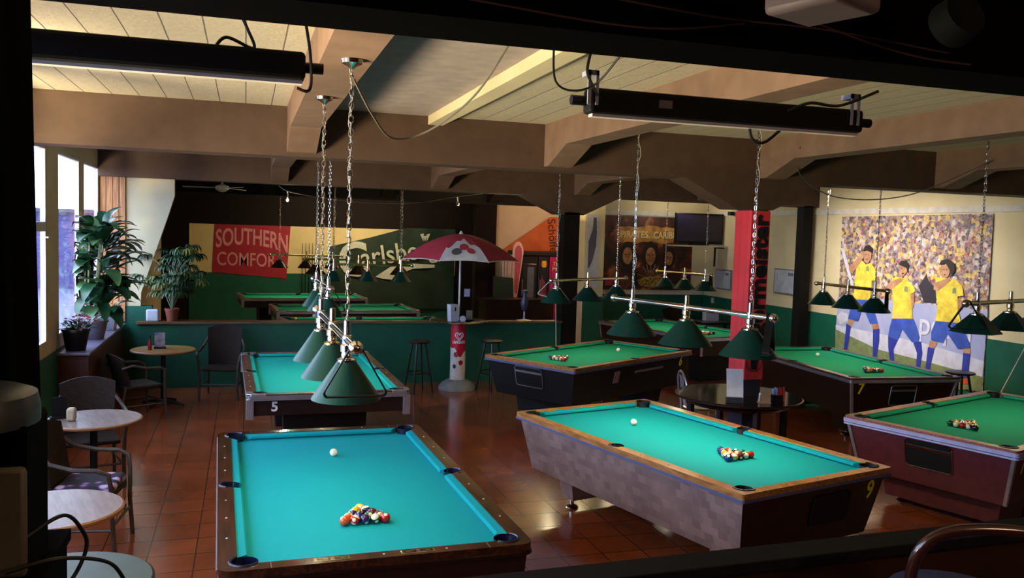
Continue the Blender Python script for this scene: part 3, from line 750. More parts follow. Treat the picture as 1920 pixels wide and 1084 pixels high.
triangle('black ball triangle on the lamp bar in front of the film poster', (7.7, 13.17, 1.82), (PI/2, 0, 0.9), 0.29, M_blackpl, wd=0.04)

# ================================================================== SCREEN HOUSINGS + CEILING BITS
def screen(label_, a, b, z0, z1, brk, endc):
    a = Vector(a); b = Vector(b); d = b-a; L = d.length
    t = thing('projection_screen', label_, 'projection screen', tuple((a+b)/2), math.atan2(d.y, d.x), 'roller screens under the front beam')
    MB().box((-L/2, -0.045, -0.05), (L/2, 0.045, 0.05)).build('housing', M_black, t, smooth=0, bevel=0.015)
    MB().box((-L/2+0.02, -0.02, -0.062), (L/2-0.01, 0.02, -0.049)).build('bottom_bar', M_white, t, smooth=0)
    MB().box((-L/2+0.30, -0.0465, -0.012), (-L/2+0.36, -0.045, 0.02)).build('type_label', mat('faded_label', '6a6058', 0.6), t, smooth=0)
    for s in (-1, 1): MB().lathe([(0.02, -0.035), (0.02, 0.035)], 12, Matrix.Translation((s*(L/2+0.03), 0, 0)) @ Matrix.Rotation(PI/2, 4, 'Y')).build('end_spindle', M_blackpl, t)
    for x in brk:
        m = MB(); h = ZC-0.4-a.z
        m.box((x-0.024, -0.05, -0.02), (x-0.012, -0.042, h)); m.box((x+0.010, -0.05, -0.02), (x+0.022, -0.042, h)); m.box((x-0.024, -0.05, h-0.02), (x+0.022, 0.02, h))
        m.build('bracket', mat('galvanised_bracket', 'a8a8b4', 0.5), t, smooth=0)
    return t
sA = screen('black roller screen housing hanging at right under the dark front beam', (1.30, 3.25, 2.985), (2.60, 3.25, 2.965), 0, 0, (-0.64, 0.60), 1)
sB = screen('black roller screen housing hanging at left under the dark front beam', (-1.2, 3.25, 3.02), (0.2, 3.25, 3.005), 0, 0, (-0.5,), 1)
def cable(label_, pts, r, m, name='cable', cat='cable', group=None):
    P = [Vector(p) for p in pts]; out = []
    for i in range(len(P)-1):
        p0, p1, p2, p3 = P[max(i-1, 0)], P[i], P[i+1], P[min(i+2, len(P)-1)]
        for k in range(8):
            u = k/8; out.append(0.5*((2*p1)+(-p0+p2)*u+(2*p0-5*p1+4*p2-p3)*u*u+(-p0+3*p1-3*p2+p3)*u**3))
    out.append(P[-1])
    o = MB().tube(out, r, 6).build(name, m); tag(o, label_, cat, group); return o
M_cord = mat('dark_cord', '15100e', 0.5); M_redcord = mat('dark_red_cord', '300a0c', 0.7); M_grcord = mat('grey_cord', '5c5448', 0.6)

# ================================================================== BANNERS AND PRINTS
def on_back(poly, y, th=0.004):   # polygon in (x, z) on a wall facing -Y
    return MB().prism(poly, y-th, y, Mxz)
fl = thing('wall_banner', 'red banner reading Southern Comfort on the back wall at left', 'banner', (0, 0, 0), 0)
on_back([(-0.74, 2.42), (1.11, 2.42), (1.02, 1.06), (-0.8, 1.21)], 22.97).build('cloth', mat('red_banner_cloth', 'a41a2e', 0.7), fl, smooth=0)
M_pinktx = mat('faded_pink_print', 'd98f92', 0.7)
def arch(p):
    x, y = p.x, p.y; return Vector((x, y*(1+0.15*abs(x))-0.16*x*x-0.06*x, p.z))
moved(text_mb('SOUTHERN', 0.47, 0.001, xs=0.73, bold=0.009, fn=lambda p: arch(Vector((p.x, p.y*1.2, p.z)))), frame_matrix((0.17, 22.96, 2.10), (1, 0, 0), (0, 0, 1))).build('lettering', M_pinktx, fl, smooth=0)
moved(text_mb('COMFORT', 0.44, 0.001, xs=0.78, bold=0.003, fn=lambda p: Vector((p.x, p.y*1.1-0.02*p.x, p.z))), frame_matrix((0.13, 22.96, 1.52), (1, 0, 0), (0, 0, 1))).build('lettering', M_pinktx, fl, smooth=0)
cb = thing('wall_banner', 'dark green draped banner reading Carlsberg behind the parasol', 'banner')
M_cgreen = mat('bottle_green_cloth', '12301c', 0.6, col2='0c2414', scale=3)
mb = MB(); n = 24
top = [(2.1, 1.92), (3.2, 2.2), (4.1, 2.47), (5.45, 2.47)]; 
def lerp_path(path, x):
    for (x0, z0), (x1, z1) in zip(path, path[1:]):
        if x <= x1: return z0+(z1-z0)*(x-x0)/(x1-x0)
    return path[-1][1]
vs = []; fs = []
for i in range(n+1):
    x = 2.1+3.35*i/n; zt = lerp_path(top, x); zb = 0.3
    for j in range(9):
        vs.append((x-0.3*(1-j/8)*0, 22.93-0.03*(1+math.sin(x*7+j*0.9)), zb+(zt-zb)*j/8))
for i in range(n):
    for j in range(8): fs.append((i*9+j, (i+1)*9+j, (i+1)*9+j+1, i*9+j+1))
nb = len(vs)
vs += [(x, y+0.006, z) for x, y, z in vs]; fs += [tuple(nb+k for k in f[::-1]) for f in fs]
mb.add(vs, fs); mb.build('cloth', M_cgreen, cb)
M_ctx = mat('pale_grey_print', 'c8ccb8', 0.7)
Tc = frame_matrix((2.4, 22.84, 1.55), (math.cos(0.12), 0, math.sin(0.12)), (-math.sin(0.12), 0, math.cos(0.12)))
moved(text_mb('C', 1.25, 0.001, xs=0.9, bold=0.03), frame_matrix((2.72, 22.85, 1.55), (1, 0, 0.1), (-0.1, 0, 1))).build('lettering', M_ctx, cb, smooth=0)
moved(text_mb('arlsberg', 0.72, 0.001, xs=0.9, bold=0.006, align='LEFT'), frame_matrix((2.9, 22.84, 1.62), (1, 0, 0.16), (-0.16, 0, 1))).build('lettering', M_ctx, cb, smooth=0)
sw = [(3.3, 1.15), (3.7, 1.42), (4.3, 1.52), (4.9, 1.5), (4.9, 1.42), (4.3, 1.38), (4.0, 1.25), (3.75, 1.08), (3.5, 1.1)]
on_back(sw, 22.845, 0.002).build('swoosh_print', M_ctx, cb, smooth=0)
for dx in (-0.09, 0, 0.09): MB().prism([(4.62+dx-0.05, 2.26-abs(dx)*-0.6), (4.62+dx+0.05, 2.28-abs(dx)*-0.6), (4.62+dx*0.5, 2.12)], 22.838, 22.84, Mxz).build('leaf_print', M_ctx, cb, smooth=0)
# orange banner on the hall wall
ob = thing('wall_banner', 'orange triangular banner reading Schöffer above the drinks machines', 'banner')
on_back([(6.25, 2.0), (7.5, 2.86), (7.95, 2.86), (7.95, 1.85), (6.4, 1.85)], 20.97).build('cloth', mat('orange_cloth', 'c8672a', 0.7, col2='b85a22', scale=3), ob, smooth=0)
moved(text_mb('Schöffer', 0.3, 0.001, bold=0.004), frame_matrix((7.58, 20.96, 2.32), (0.12, 0, -1), (1, 0, 0.12))).build('lettering', mat('brown_print', '5a1c10', 0.7), ob, smooth=0)
wb = thing('feather_flag', 'white and pink upright flag standing beside the drinks machines', 'flag', (6.28, 19.85, 0))
on_back([(-0.28, 0.75), (-0.42, 1.9), (0.05, 1.9), (0.0, 0.9)], 0, 0.01).build('cloth', mat('white_flag_cloth', 'b8a6a0', 0.7), wb, smooth=0)
pts = [(0.02+0.14*math.cos(a), 1.95+0.27*math.sin(a)) for a in [PI*k/12 for k in range(13)]]+[(-0.1, 0.9), (0.02, 0.8)]
on_back(pts, -0.012, 0.01).build('cloth', mat('white_flag_border', 'c9b0a8', 0.7), wb, smooth=0)
pts = [(0.03+0.09*math.cos(a), 1.93+0.2*math.sin(a)) for a in [PI*k/12 for k in range(13)]]+[(-0.04, 1.0), (0.03, 0.95)]
on_back(pts, -0.024, 0.004).build('cloth', mat('pink_flag_cloth', 'b04a5c', 0.7), wb, smooth=0)
MB().lathe([(0.2, 0), (0.2, 0.03), (0.02, 0.05), (0.02, 0.8)], 16).build('pole', M_steel, wb)

# red banner wrapped on the pillar
rb = thing('pillar_banner', 'red banner with black gothic lettering wrapped around the pillar by the round table', 'banner', (5.255, 8.17, 0))
M_redb = mat('red_pillar_cloth', 'e03a42', 0.6, col2='d02e36', scale=2)
mb = MB(); x0, x1, y0, y1 = -0.115, 0.115, -0.155, 0.155
seg = []
for i in range(9): seg.append((x0-0.004*math.sin(i*2.1), y1-(y1-y0)*i/8))
for i in range(1, 9): seg.append((x0+(x1-x0)*i/8, y0-0.003*math.sin(i*1.9)))
for i in range(1, 9): seg.append((x1, y0+(y1-y0)*i/8))
vs = []; fs = []
for (x, y) in seg:
    for j in range(7): vs.append((x, y, 0.93+(2.75-0.93)*j/6))
for i in range(len(seg)-1):
    for j in range(6): fs.append((i*7+j, (i+1)*7+j, (i+1)*7+j+1, i*7+j+1))
nb = len(vs); vs += [(x*0.985, y*0.985, z) for x, y, z in vs]; fs += [tuple(nb+k for k in f[::-1]) for f in fs]
mb.add(vs, fs); mb.build('cloth', M_redb, rb)
moved(text_mb('Jägermeister', 0.24, 0.001, xs=1.22, bold=0.009, fn=lambda p: Vector((p.x, p.y*1.08, p.z))), frame_matrix((0.01, -0.164, 1.96), (0, 0, 1), (-1, 0, 0))).build('lettering', mat('black_print', '0c0406', 0.7), rb, smooth=0)
mb = MB().tube([(0.0+0.10*math.cos(2*PI*k/24), -0.163, 1.12+0.10*math.sin(2*PI*k/24)) for k in range(24)], 0.004, 5, closed=True); mb.build('ring_emblem', MATS['black_print'], rb)
on = MB(); on.prism([(-0.035, 1.04), (0.035, 1.04), (0.045, 1.14), (0.065, 1.2), (0.022, 1.17), (0, 1.2), (-0.022, 1.17), (-0.065, 1.2), (-0.045, 1.14)], -0.165, -0.163, Mxz); on.build('head_emblem', MATS['black_print'], rb, smooth=0)

# film poster: a plain stand-in with title
pp = thing('film_poster', 'dark brown film poster with parchment title band on the far cream wall', 'poster')
PX0, PX1, PZ0, PZ1 = 7.5, 9.65, 1.25, 2.88
def fire_mat():
    m = bpy.data.materials.new('poster_print'); m.use_nodes = True; nt = m.node_tree; n = nt.nodes; L = nt.links; b = n['Principled BSDF']; b.inputs['Roughness'].default_value = 0.5
    tc = n.new('ShaderNodeTexCoord'); nz = n.new('ShaderNodeTexNoise'); nz.inputs['Scale'].default_value = 2.6; nz.inputs['Detail'].default_value = 7; nz.inputs['Distortion'].default_value = 0.6
    L.new(tc.outputs['Object'], nz.inputs['Vector'])
    cr = n.new('ShaderNodeValToRGB'); e = cr.color_ramp.elements; e[0].position = 0.42; e[0].color = (*hexc('1c0d0a'), 1); e[1].position = 0.74; e[1].color = (*hexc('e89a5a'), 1)
    k = e.new(0.56); k.color = (*hexc('5a2216'), 1)
    L.new(nz.outputs['Fac'], cr.inputs[0]); L.new(cr.outputs[0], b.inputs['Base Color']); return m
on_back([(PX0, PZ0), (PX0, PZ1), (PX1, PZ1), (PX1, PZ0)], 17.388, 0.006).build('poster_sheet', fire_mat(), pp, smooth=0)
rg = random.Random(4); band = [(PX0+0.33+1.6*i/14, 2.66+rg.uniform(-0.03, 0.03)) for i in range(15)]+[(PX0+0.33+1.6*i/14, 2.30+rg.uniform(-0.025, 0.025)) for i in range(14, -1, -1)]
on_back(band, 17.381, 0.002).build('parchment_band', mat('parchment_print', 'c8934a', 0.6, col2='8a5a24', scale=6), pp, smooth=0)
moved(text_mb('PIRATES', 0.2, 0.001, xs=0.95, bold=0.004), frame_matrix((PX0+0.7, 17.376, 2.47), (1, 0, 0), (0, 0, 1))).build('title_lettering', mat('cream_print', 'f0d8a0', 0.6), pp, smooth=0)
moved(text_mb('OF THE', 0.08, 0.001), frame_matrix((PX0+1.13, 17.376, 2.42), (1, 0, 0), (0, 0, 1))).build('title_lettering', MATS['cream_print'], pp, smooth=0)
moved(text_mb('CARIBBEAN', 0.2, 0.001, xs=0.85, bold=0.004), frame_matrix((PX0+1.62, 17.376, 2.47), (1, 0, 0), (0, 0, 1))).build('title_lettering', MATS['cream_print'], pp, smooth=0)
def ell(cx, cz, rx, rz, n=18, a0=0): return [(cx+rx*math.cos(2*PI*k/n+a0), cz+rz*math.sin(2*PI*k/n+a0)) for k in range(n)]
M_skin = mat('printed_skin', 'b8805a', 0.6, col2='8a5438', scale=9); M_hair = mat('printed_dark_hair', '1c0c08', 0.6)
for (cx, cz, s) in ((PX0+0.56, 2.02, 1.0), (PX0+1.12, 2.02, 1.05), (PX0+1.58, 1.98, 0.8)):
    h = on_back(ell(cx, cz, 0.2*s, 0.3*s), 17.380, 0.001); h.m = 1
    h.prism(ell(cx, cz-0.02, 0.115*s, 0.19*s), 17.377, 17.3795, Mxz); h.m = 0
    h.prism([(cx-0.09*s, cz+0.02), (cx-0.02*s, cz+0.02), (cx-0.05*s, cz-0.01)], 17.3755, 17.3768, Mxz); h.prism([(cx+0.02*s, cz+0.02), (cx+0.09*s, cz+0.02), (cx+0.05*s, cz-0.01)], 17.3755, 17.3768, Mxz)
    h.prism([(cx-0.04*s, cz-0.11), (cx+0.04*s, cz-0.11), (cx, cz-0.13)], 17.3755, 17.3768, Mxz)
    h.build('printed_face', [M_hair, M_skin], pp, smooth=0)
on_back(ell(PX0+1.15, 1.43, 0.33, 0.12), 17.379, 0.002).build('printed_gold_heap', mat('gold_print', 'c8a040', 0.6, col2='3a2a10', scale=22), pp, smooth=0)
for k in range(9):
    a = PI*(k+1)/10; on_back([(PX0+1.13, 1.5), (PX0+1.13+0.34*math.cos(a), 1.5+0.34*math.sin(a)), (PX0+1.15+0.34*math.cos(a+0.03), 1.5+0.34*math.sin(a+0.04))], 17.377, 0.001).build('printed_ray', MATS['cream_print'], pp, smooth=0)
on_back([(PX0+0.04, 1.34), (PX0+0.04, 1.46), (PX0+0.22, 1.46), (PX0+0.22, 1.34)], 17.377, 0.001).build('printed_badge', mat('pink_print', 'c03a5a', 0.6), pp, smooth=0)
# bottle poster on the white pier
bp_ = thing('bottle_poster', 'narrow white poster with a tall grey bottle on the white pier', 'poster')
on_back([(6.76, 1.35), (6.76, 2.86), (7.04, 2.86), (7.04, 1.35)], 16.597).build('poster_sheet', mat('pale_poster', 'c4c0cc', 0.6), bp_, smooth=0)
on_back([(6.80, 1.75), (6.80, 2.3), (6.88, 2.55), (6.9, 2.8), (6.96, 2.8), (6.98, 2.5), (6.97, 2.2), (6.9, 1.9), (6.83, 1.75)], 16.592, 0.001).build('printed_bottle', mat('grey_violet_print', '5a5668', 0.6), bp_, smooth=0)

# football mural, drawn on the right wall in (y, z)
Myz = Matrix(((0, 0, 1, 0), (1, 0, 0, 0), (0, 1, 0, 0), (0, 0, 0, 1)))
def on_right(poly, k): return MB().prism(poly, 9.975-0.0015*k, 9.977-0.0015*k, Myz)
def crowd_mat():
    m = bpy.data.materials.new('crowd_print'); m.use_nodes = True; nt = m.node_tree; n = nt.nodes; L = nt.links; b = n['Principled BSDF']; b.inputs['Roughness'].default_value = 0.55
    tc = n.new('ShaderNodeTexCoord'); vo = n.new('ShaderNodeTexVoronoi'); vo.inputs['Scale'].default_value = 17; L.new(tc.outputs['Object'], vo.inputs['Vector'])
    sp = n.new('ShaderNodeSeparateColor'); L.new(vo.outputs['Color'], sp.inputs[0])
    cr = n.new('ShaderNodeValToRGB'); cr.color_ramp.interpolation = 'CONSTANT'; e = cr.color_ramp.elements
    pal = ['2a2030', '6a5468', 'b0a0a0', 'c8a83a', '8a3a40', '4a3a5a', 'c8bcc0', '9a7a68', '3a3a6a', '5a2a34', 'd0b048', '8a8098']
    e[0].position = 0; e[0].color = (*hexc(pal[0]), 1); e[1].position = 1/12; e[1].color = (*hexc(pal[1]), 1)
    for i in range(2, 12): k = e.new(i/12); k.color = (*hexc(pal[i]), 1)
    L.new(sp.outputs[0], cr.inputs[0])
    v2 = n.new('ShaderNodeTexVoronoi'); v2.inputs['Scale'].default_value = 34; L.new(tc.outputs['Object'], v2.inputs['Vector'])
    mx = n.new('ShaderNodeMixRGB'); mx.inputs[0].default_value = 0.35; L.new(cr.outputs[0], mx.inputs[1])
    s2 = n.new('ShaderNodeSeparateColor'); L.new(v2.outputs['Color'], s2.inputs[0]); c2 = n.new('ShaderNodeValToRGB'); c2.color_ramp.elements[0].color = (*hexc('201420'), 1); c2.color_ramp.elements[1].color = (*hexc('d8c4b0'), 1)
    L.new(s2.outputs[1], c2.inputs[0]); L.new(c2.outputs[0], mx.inputs[2]); L.new(mx.outputs[0], b.inputs['Base Color']); return m
MU = {
  'SHEET': [(12.714,2.887),(9.526,2.905),(9.509,0.388),(12.686,0.138)],
  'BOARD': [(12.714,1.487),(11.652,1.529),(9.512,1.545),(9.522,0.816),(10.707,0.908),(12.719,0.985)],
  'WHITE': [(12.728,0.984),(10.709,0.936),(9.523,0.828),(9.526,0.6),(10.686,0.664),(11.625,0.697),(12.722,0.906)],
  'GRASS': [(12.731,0.905),(11.625,0.697),(10.686,0.664),(9.523,0.601),(9.516,0.4),(12.686,0.138)],
  'GOAL': [(12.715,2.344),(12.62,2.325),(12.315,1.702),(12.381,1.682)],
  'P1shirt': [(12.308,2.158),(12.2,2.193),(12.037,2.079),(11.911,2.115),(11.796,2.002),(11.752,1.829),(11.866,1.822),(11.862,1.674),(11.881,1.495),(12.296,1.475),(12.275,1.766),(12.273,2.008),(12.403,1.941)],
  'P1arm': [(12.426,1.94),(12.454,1.999),(12.14,2.27),(12.052,2.258),(12.091,2.197),(12.334,1.929)],
  'P1head': [(12.096,2.256),(12.06,2.347),(11.907,2.321),(11.916,2.174),(11.987,2.097),(12.077,2.137)],
  'P1hair': [(12.108,2.301),(12.085,2.391),(11.979,2.414),(11.898,2.366),(11.891,2.278),(12.005,2.313)],
  'P1shorts': [(12.295,1.466),(11.86,1.497),(11.669,1.132),(11.848,1.097),(12.042,1.361),(12.153,1.109),(12.403,1.128),(12.369,1.27)],
  'P1legL': [(12.402,1.119),(12.243,1.114),(12.324,0.999),(12.403,1.02)],
  'P1legR': [(11.826,1.1),(11.669,1.126),(11.631,1.019),(11.776,1.002)],
  'P1sockL': [(12.442,1.047),(12.324,0.999),(12.381,0.591),(12.472,0.578)],
  'P1sockR': [(11.776,1.008),(11.628,1.043),(11.616,0.845),(11.656,0.569),(11.74,0.569)],
  'P2shirt': [(11.399,1.894),(11.282,1.915),(11.087,1.898),(10.907,1.771),(10.884,1.717),(10.991,1.654),(10.963,1.545),(10.904,1.286),(11.352,1.239),(11.342,1.455),(11.381,1.68),(11.448,1.762)],
  'P2arm': [(11.545,1.712),(11.49,1.788),(11.242,1.903),(11.144,1.895),(11.179,1.851),(11.403,1.707),(11.501,1.671)],
  'P2armr': [(10.991,1.654),(10.9,1.689),(10.901,1.467),(10.954,1.428),(11.055,1.509)],
  'P2head': [(11.259,2.114),(11.107,2.135),(11.079,2.025),(11.148,1.937),(11.245,1.945)],
  'P2hair': [(11.279,2.114),(11.226,2.178),(11.111,2.183),(11.056,2.123),(11.056,1.984),(11.101,2.066),(11.219,2.102)],
  'P2shorts': [(11.352,1.239),(10.885,1.28),(10.734,1.015),(10.746,0.945),(10.892,0.912),(11.116,1.094),(11.181,0.93),(11.419,0.929),(11.393,1.105)],
  'P2sockL': [(11.419,0.929),(11.192,0.923),(11.283,0.745),(11.248,0.564),(11.348,0.563),(11.404,0.757)],
  'P2sockR': [(10.875,0.928),(10.711,0.963),(10.667,0.777),(10.695,0.552),(10.777,0.553),(10.775,0.761)],
  'P3shirt': [(10.49,1.961),(10.3,1.959),(10.098,1.945),(9.976,1.863),(9.933,1.724),(10.045,1.702),(10.03,1.521),(9.948,1.322),(10.435,1.3),(10.418,1.511),(10.455,1.749)],
  'P3arm': [(10.509,1.772),(10.499,1.867),(10.249,1.962),(10.165,1.954),(10.195,1.913),(10.42,1.752)],
  'P3armr': [(10.043,1.676),(9.925,1.634),(9.949,1.529),(10.089,1.432),(10.19,1.44),(10.212,1.504),(10.065,1.544)],
  'P3head': [(10.431,2.098),(10.3,2.171),(10.209,2.083),(10.25,1.976),(10.351,1.956)],
  'P3hair': [(10.436,2.151),(10.39,2.22),(10.255,2.244),(10.133,2.178),(10.125,2.074),(10.175,1.993),(10.225,2.082),(10.3,2.171)],
  'P3shorts': [(10.435,1.3),(9.963,1.307),(9.782,1.058),(9.767,0.983),(9.982,0.94),(10.18,1.125),(10.255,0.996),(10.499,1.004),(10.509,1.125)],
  'P3legL': [(10.533,0.986),(10.374,0.98),(10.434,0.864),(10.549,0.875)],
  'P3legR': [(9.902,0.952),(9.754,0.985),(9.759,0.895),(9.881,0.89)],
  'P3sockL': [(10.56,0.887),(10.432,0.878),(10.497,0.551),(10.583,0.548)],
  'P3sockR': [(9.881,0.895),(9.759,0.895),(9.772,0.545),(9.891,0.538)],
  'P3boot': [(9.899,0.523),(9.756,0.543),(9.774,0.455),(9.925,0.441)],
  'CAM': [(10.836,1.804),(10.736,1.92),(10.688,2.004),(10.644,1.898),(10.494,1.8),(10.457,1.562),(10.705,1.553)],
  'BALL': [(12.708,1.143),(12.598,1.232),(12.41,1.204),(12.423,1.095),(12.625,0.995)],
}
ml = thing('wall_mural', 'large football mural of players in yellow shirts before a crowd, on the right wall', 'mural')
M_pyel = mat('printed_yellow', 'e0cc4a', 0.55, col2='b8a238', scale=9, detail=8); M_pskin = mat('printed_skin_tone', 'b48a70', 0.55, col2='94684e', scale=8); M_phair = mat('printed_black_hair', '1c1414', 0.55)
M_pblue = mat('printed_blue', '3a58b4', 0.55, col2='2a4498', scale=5); M_psock = mat('printed_sock_blue', '2c3a9c', 0.55); M_pboot = mat('printed_orange_boot', 'c8502a', 0.55)
M_pboard = mat('printed_hoarding', '9098c4', 0.55, col2='a4aace', scale=2); M_pwhite = mat('printed_white_board', 'c8cce0', 0.55); M_pgrass = mat('printed_grass', '7c8a60', 0.6, col2='66764e', scale=14)
M_pdark = mat('printed_dark_clothes', '2a2834', 0.55)
on_right(MU['SHEET'], 0).build('crowd_sheet', crowd_mat(), ml, smooth=0)
on_right(MU['BOARD'], 1).build('printed_hoarding', M_pboard, ml, smooth=0)
on_right(MU['WHITE'], 2).build('printed_white_board', M_pwhite, ml, smooth=0)
on_right(MU['GRASS'], 3).build('printed_grass', M_pgrass, ml, smooth=0)
on_right(MU['GOAL'], 2).build('printed_goalpost', M_pwhite, ml, smooth=0)
on_right(MU['CAM'], 3).build('printed_photographer', M_pdark, ml, smooth=0)
on_right(MU['BALL'], 3).build('printed_ball', M_pwhite, ml, smooth=0)
moved(text_mb('pepsi', 0.5, 0.001, bold=0.006, align='LEFT'), frame_matrix((9.966, 10.78, 1.22), (0, -1, 0), (0, 0, 1))).build('board_lettering', M_pwhite, ml, smooth=0)
for p, lay in (('P1', ('legL', 'legR', 'sockL', 'sockR', 'shorts', 'shirt', 'head', 'hair', 'arm')),
               ('P2', ('sockL', 'sockR', 'shorts', 'armr', 'shirt', 'head', 'hair', 'arm')),
               ('P3', ('legL', 'legR', 'sockL', 'sockR', 'boot', 'shorts', 'armr', 'shirt', 'head', 'hair', 'arm'))):
    mb = MB(); ms = [M_pyel, M_pskin, M_phair, M_pblue, M_psock, M_pboot]
    idx = {'sh': 0, 'ar': 1, 'he': 1, 'le': 1, 'ha': 2, 'so': 4, 'bo': 5}
    for k, q in enumerate(lay):
        mb.m = 3 if q == 'shorts' else idx[q[:2]]
        kk = 5+k; mb.prism(MU[p+q], 9.975-0.0015*kk, 9.9765-0.0015*kk, Myz)
    pl_ = mb.build('printed_player', ms, ml, smooth=0)
    hy = sum(q[0] for q in MU[p+'head'])/len(MU[p+'head']); hz = sum(q[1] for q in MU[p+'head'])/len(MU[p+'head'])
    fm = MB(); X_ = 9.955
    for dy in (-0.03, 0.025): fm.prism([(hy+dy-0.012, hz+0.02), (hy+dy+0.012, hz+0.02), (hy+dy+0.008, hz+0.032), (hy+dy-0.008, hz+0.032)], X_-0.0012, X_, Myz)
    fm.prism([(hy-0.022, hz-0.045), (hy+0.022, hz-0.045), (hy+0.012, hz-0.06), (hy-0.012, hz-0.06)], X_-0.0012, X_, Myz)
    fm.build('printed_features', M_phair, pl_, smooth=0)
    sy_ = sum(q[0] for q in MU[p+'shirt'])/len(MU[p+'shirt']); sz_ = max(q[1] for q in MU[p+'shirt'])
    cm_ = MB().prism([(sy_-0.12, sz_-0.22), (sy_-0.05, sz_-0.22), (sy_-0.05, sz_-0.15), (sy_-0.085, sz_-0.13), (sy_-0.12, sz_-0.15)][::-1], X_-0.0012, X_, Myz)
    cm_.build('printed_crest', M_pgrass, pl_, smooth=0)

# ================================================================== FURNITURE
M_wicker = mat('brown_wicker', '33261f', 0.7, spec=0.2, col2='1c120e', scale=60, stretch=(1, 1, 2.5), bump=0.8)
M_rattan = mat('grey_rattan_pole', '44372e', 0.5, col2='2c211b', scale=12)
M_dkwood = mat('dark_stained_wood', '1c0f0b', 0.3, col2='120906', scale=5)
M_blackwood = mat('black_stained_wood', '0d0b0b', 0.35)
M_tabwood = mat('ochre_tabletop', '9c7a44', 0.35, col2='86642f', scale=6, stretch=(8, 1, 1))
M_tabgrey = mat('pale_wood_tabletop', '8c7c78', 0.3, col2='766662', scale=6, stretch=(8, 1, 1))
M_tabteal = mat('grey_green_tabletop', '4c5852', 0.35)
M_edge = mat('tan_table_edge', '8a5a34', 0.4)
def round_table(lab, x, y, r, h, topm, edgem, leg='pedestal', group=None):
    t = thing('round_table', lab, 'table', (x, y, 0), 0.3, group)
    MB().lathe([(r-0.012, h-0.03), (r, h-0.022), (r, h-0.008), (r-0.01, h-0.001)], 48).build('table_edge', edgem, t)
    MB().lathe([(r-0.01, h-0.002), (r-0.012, h), (0.001, h)], 48).build('table_top', topm, t)
    if leg == 'pedestal':
        MB().lathe([(0.035, 0.03), (0.03, 0.2), (0.03, h-0.06), (0.11, h-0.035), (0.11, h-0.03)], 16).build('pedestal', M_blackpl, t)
        for k in range(4):
            a = PI/4+k*PI/2; m = MB().tube([(0, 0, 0.07), (0.14*math.cos(a), 0.14*math.sin(a), 0.05), (0.3*math.cos(a), 0.3*math.sin(a), 0.015)], [0.03, 0.024, 0.014], 8); m.build('base_foot', M_blackpl, t)
    else:
        for k in range(4):
            a = PI/4+0.3+k*PI/2; c_, s_ = 0.78*r*math.cos(a), 0.78*r*math.sin(a)
            MB().box((c_-0.03, s_-0.03, 0), (c_+0.03, s_+0.03, h-0.03)).build('leg', M_dkwood, t, smooth=0, bevel=0.004)
        m = MB(); 
        ring_pts = [(0.8*r*math.cos(2*PI*k/32), 0.8*r*math.sin(2*PI*k/32), h-0.065) for k in range(32)]
        m.tube(ring_pts, 0.03, 4, closed=True); m.build('apron', M_dkwood, t)
    return t
round_table('ochre round table with leaflet and red bottle before the window ledge', -1.03, 12.2, 0.41, 0.75, M_tabwood, M_edge)
round_table('pale round table with a cream cup, second from the camera on the left', -1.22, 7.95, 0.385, 0.75, M_tabgrey, M_edge)
round_table('bare pale round table at left beside the flowered chair cushion', -1.06, 5.48, 0.385, 0.75, M_tabgrey, M_edge)
round_table('grey-green round table at the bottom left with a cable hanging over it', -0.80, 4.33, 0.40, 0.75, M_tabteal, M_blackpl)
M_blackgloss = mat('glossy_black_top', '0c0908', 0.08, spec=0.7)
dt = round_table('glossy dark round table built around the red bannered pillar', 5.15, 8.12, 0.68, 0.75, M_blackgloss, M_dkwood, 'four')

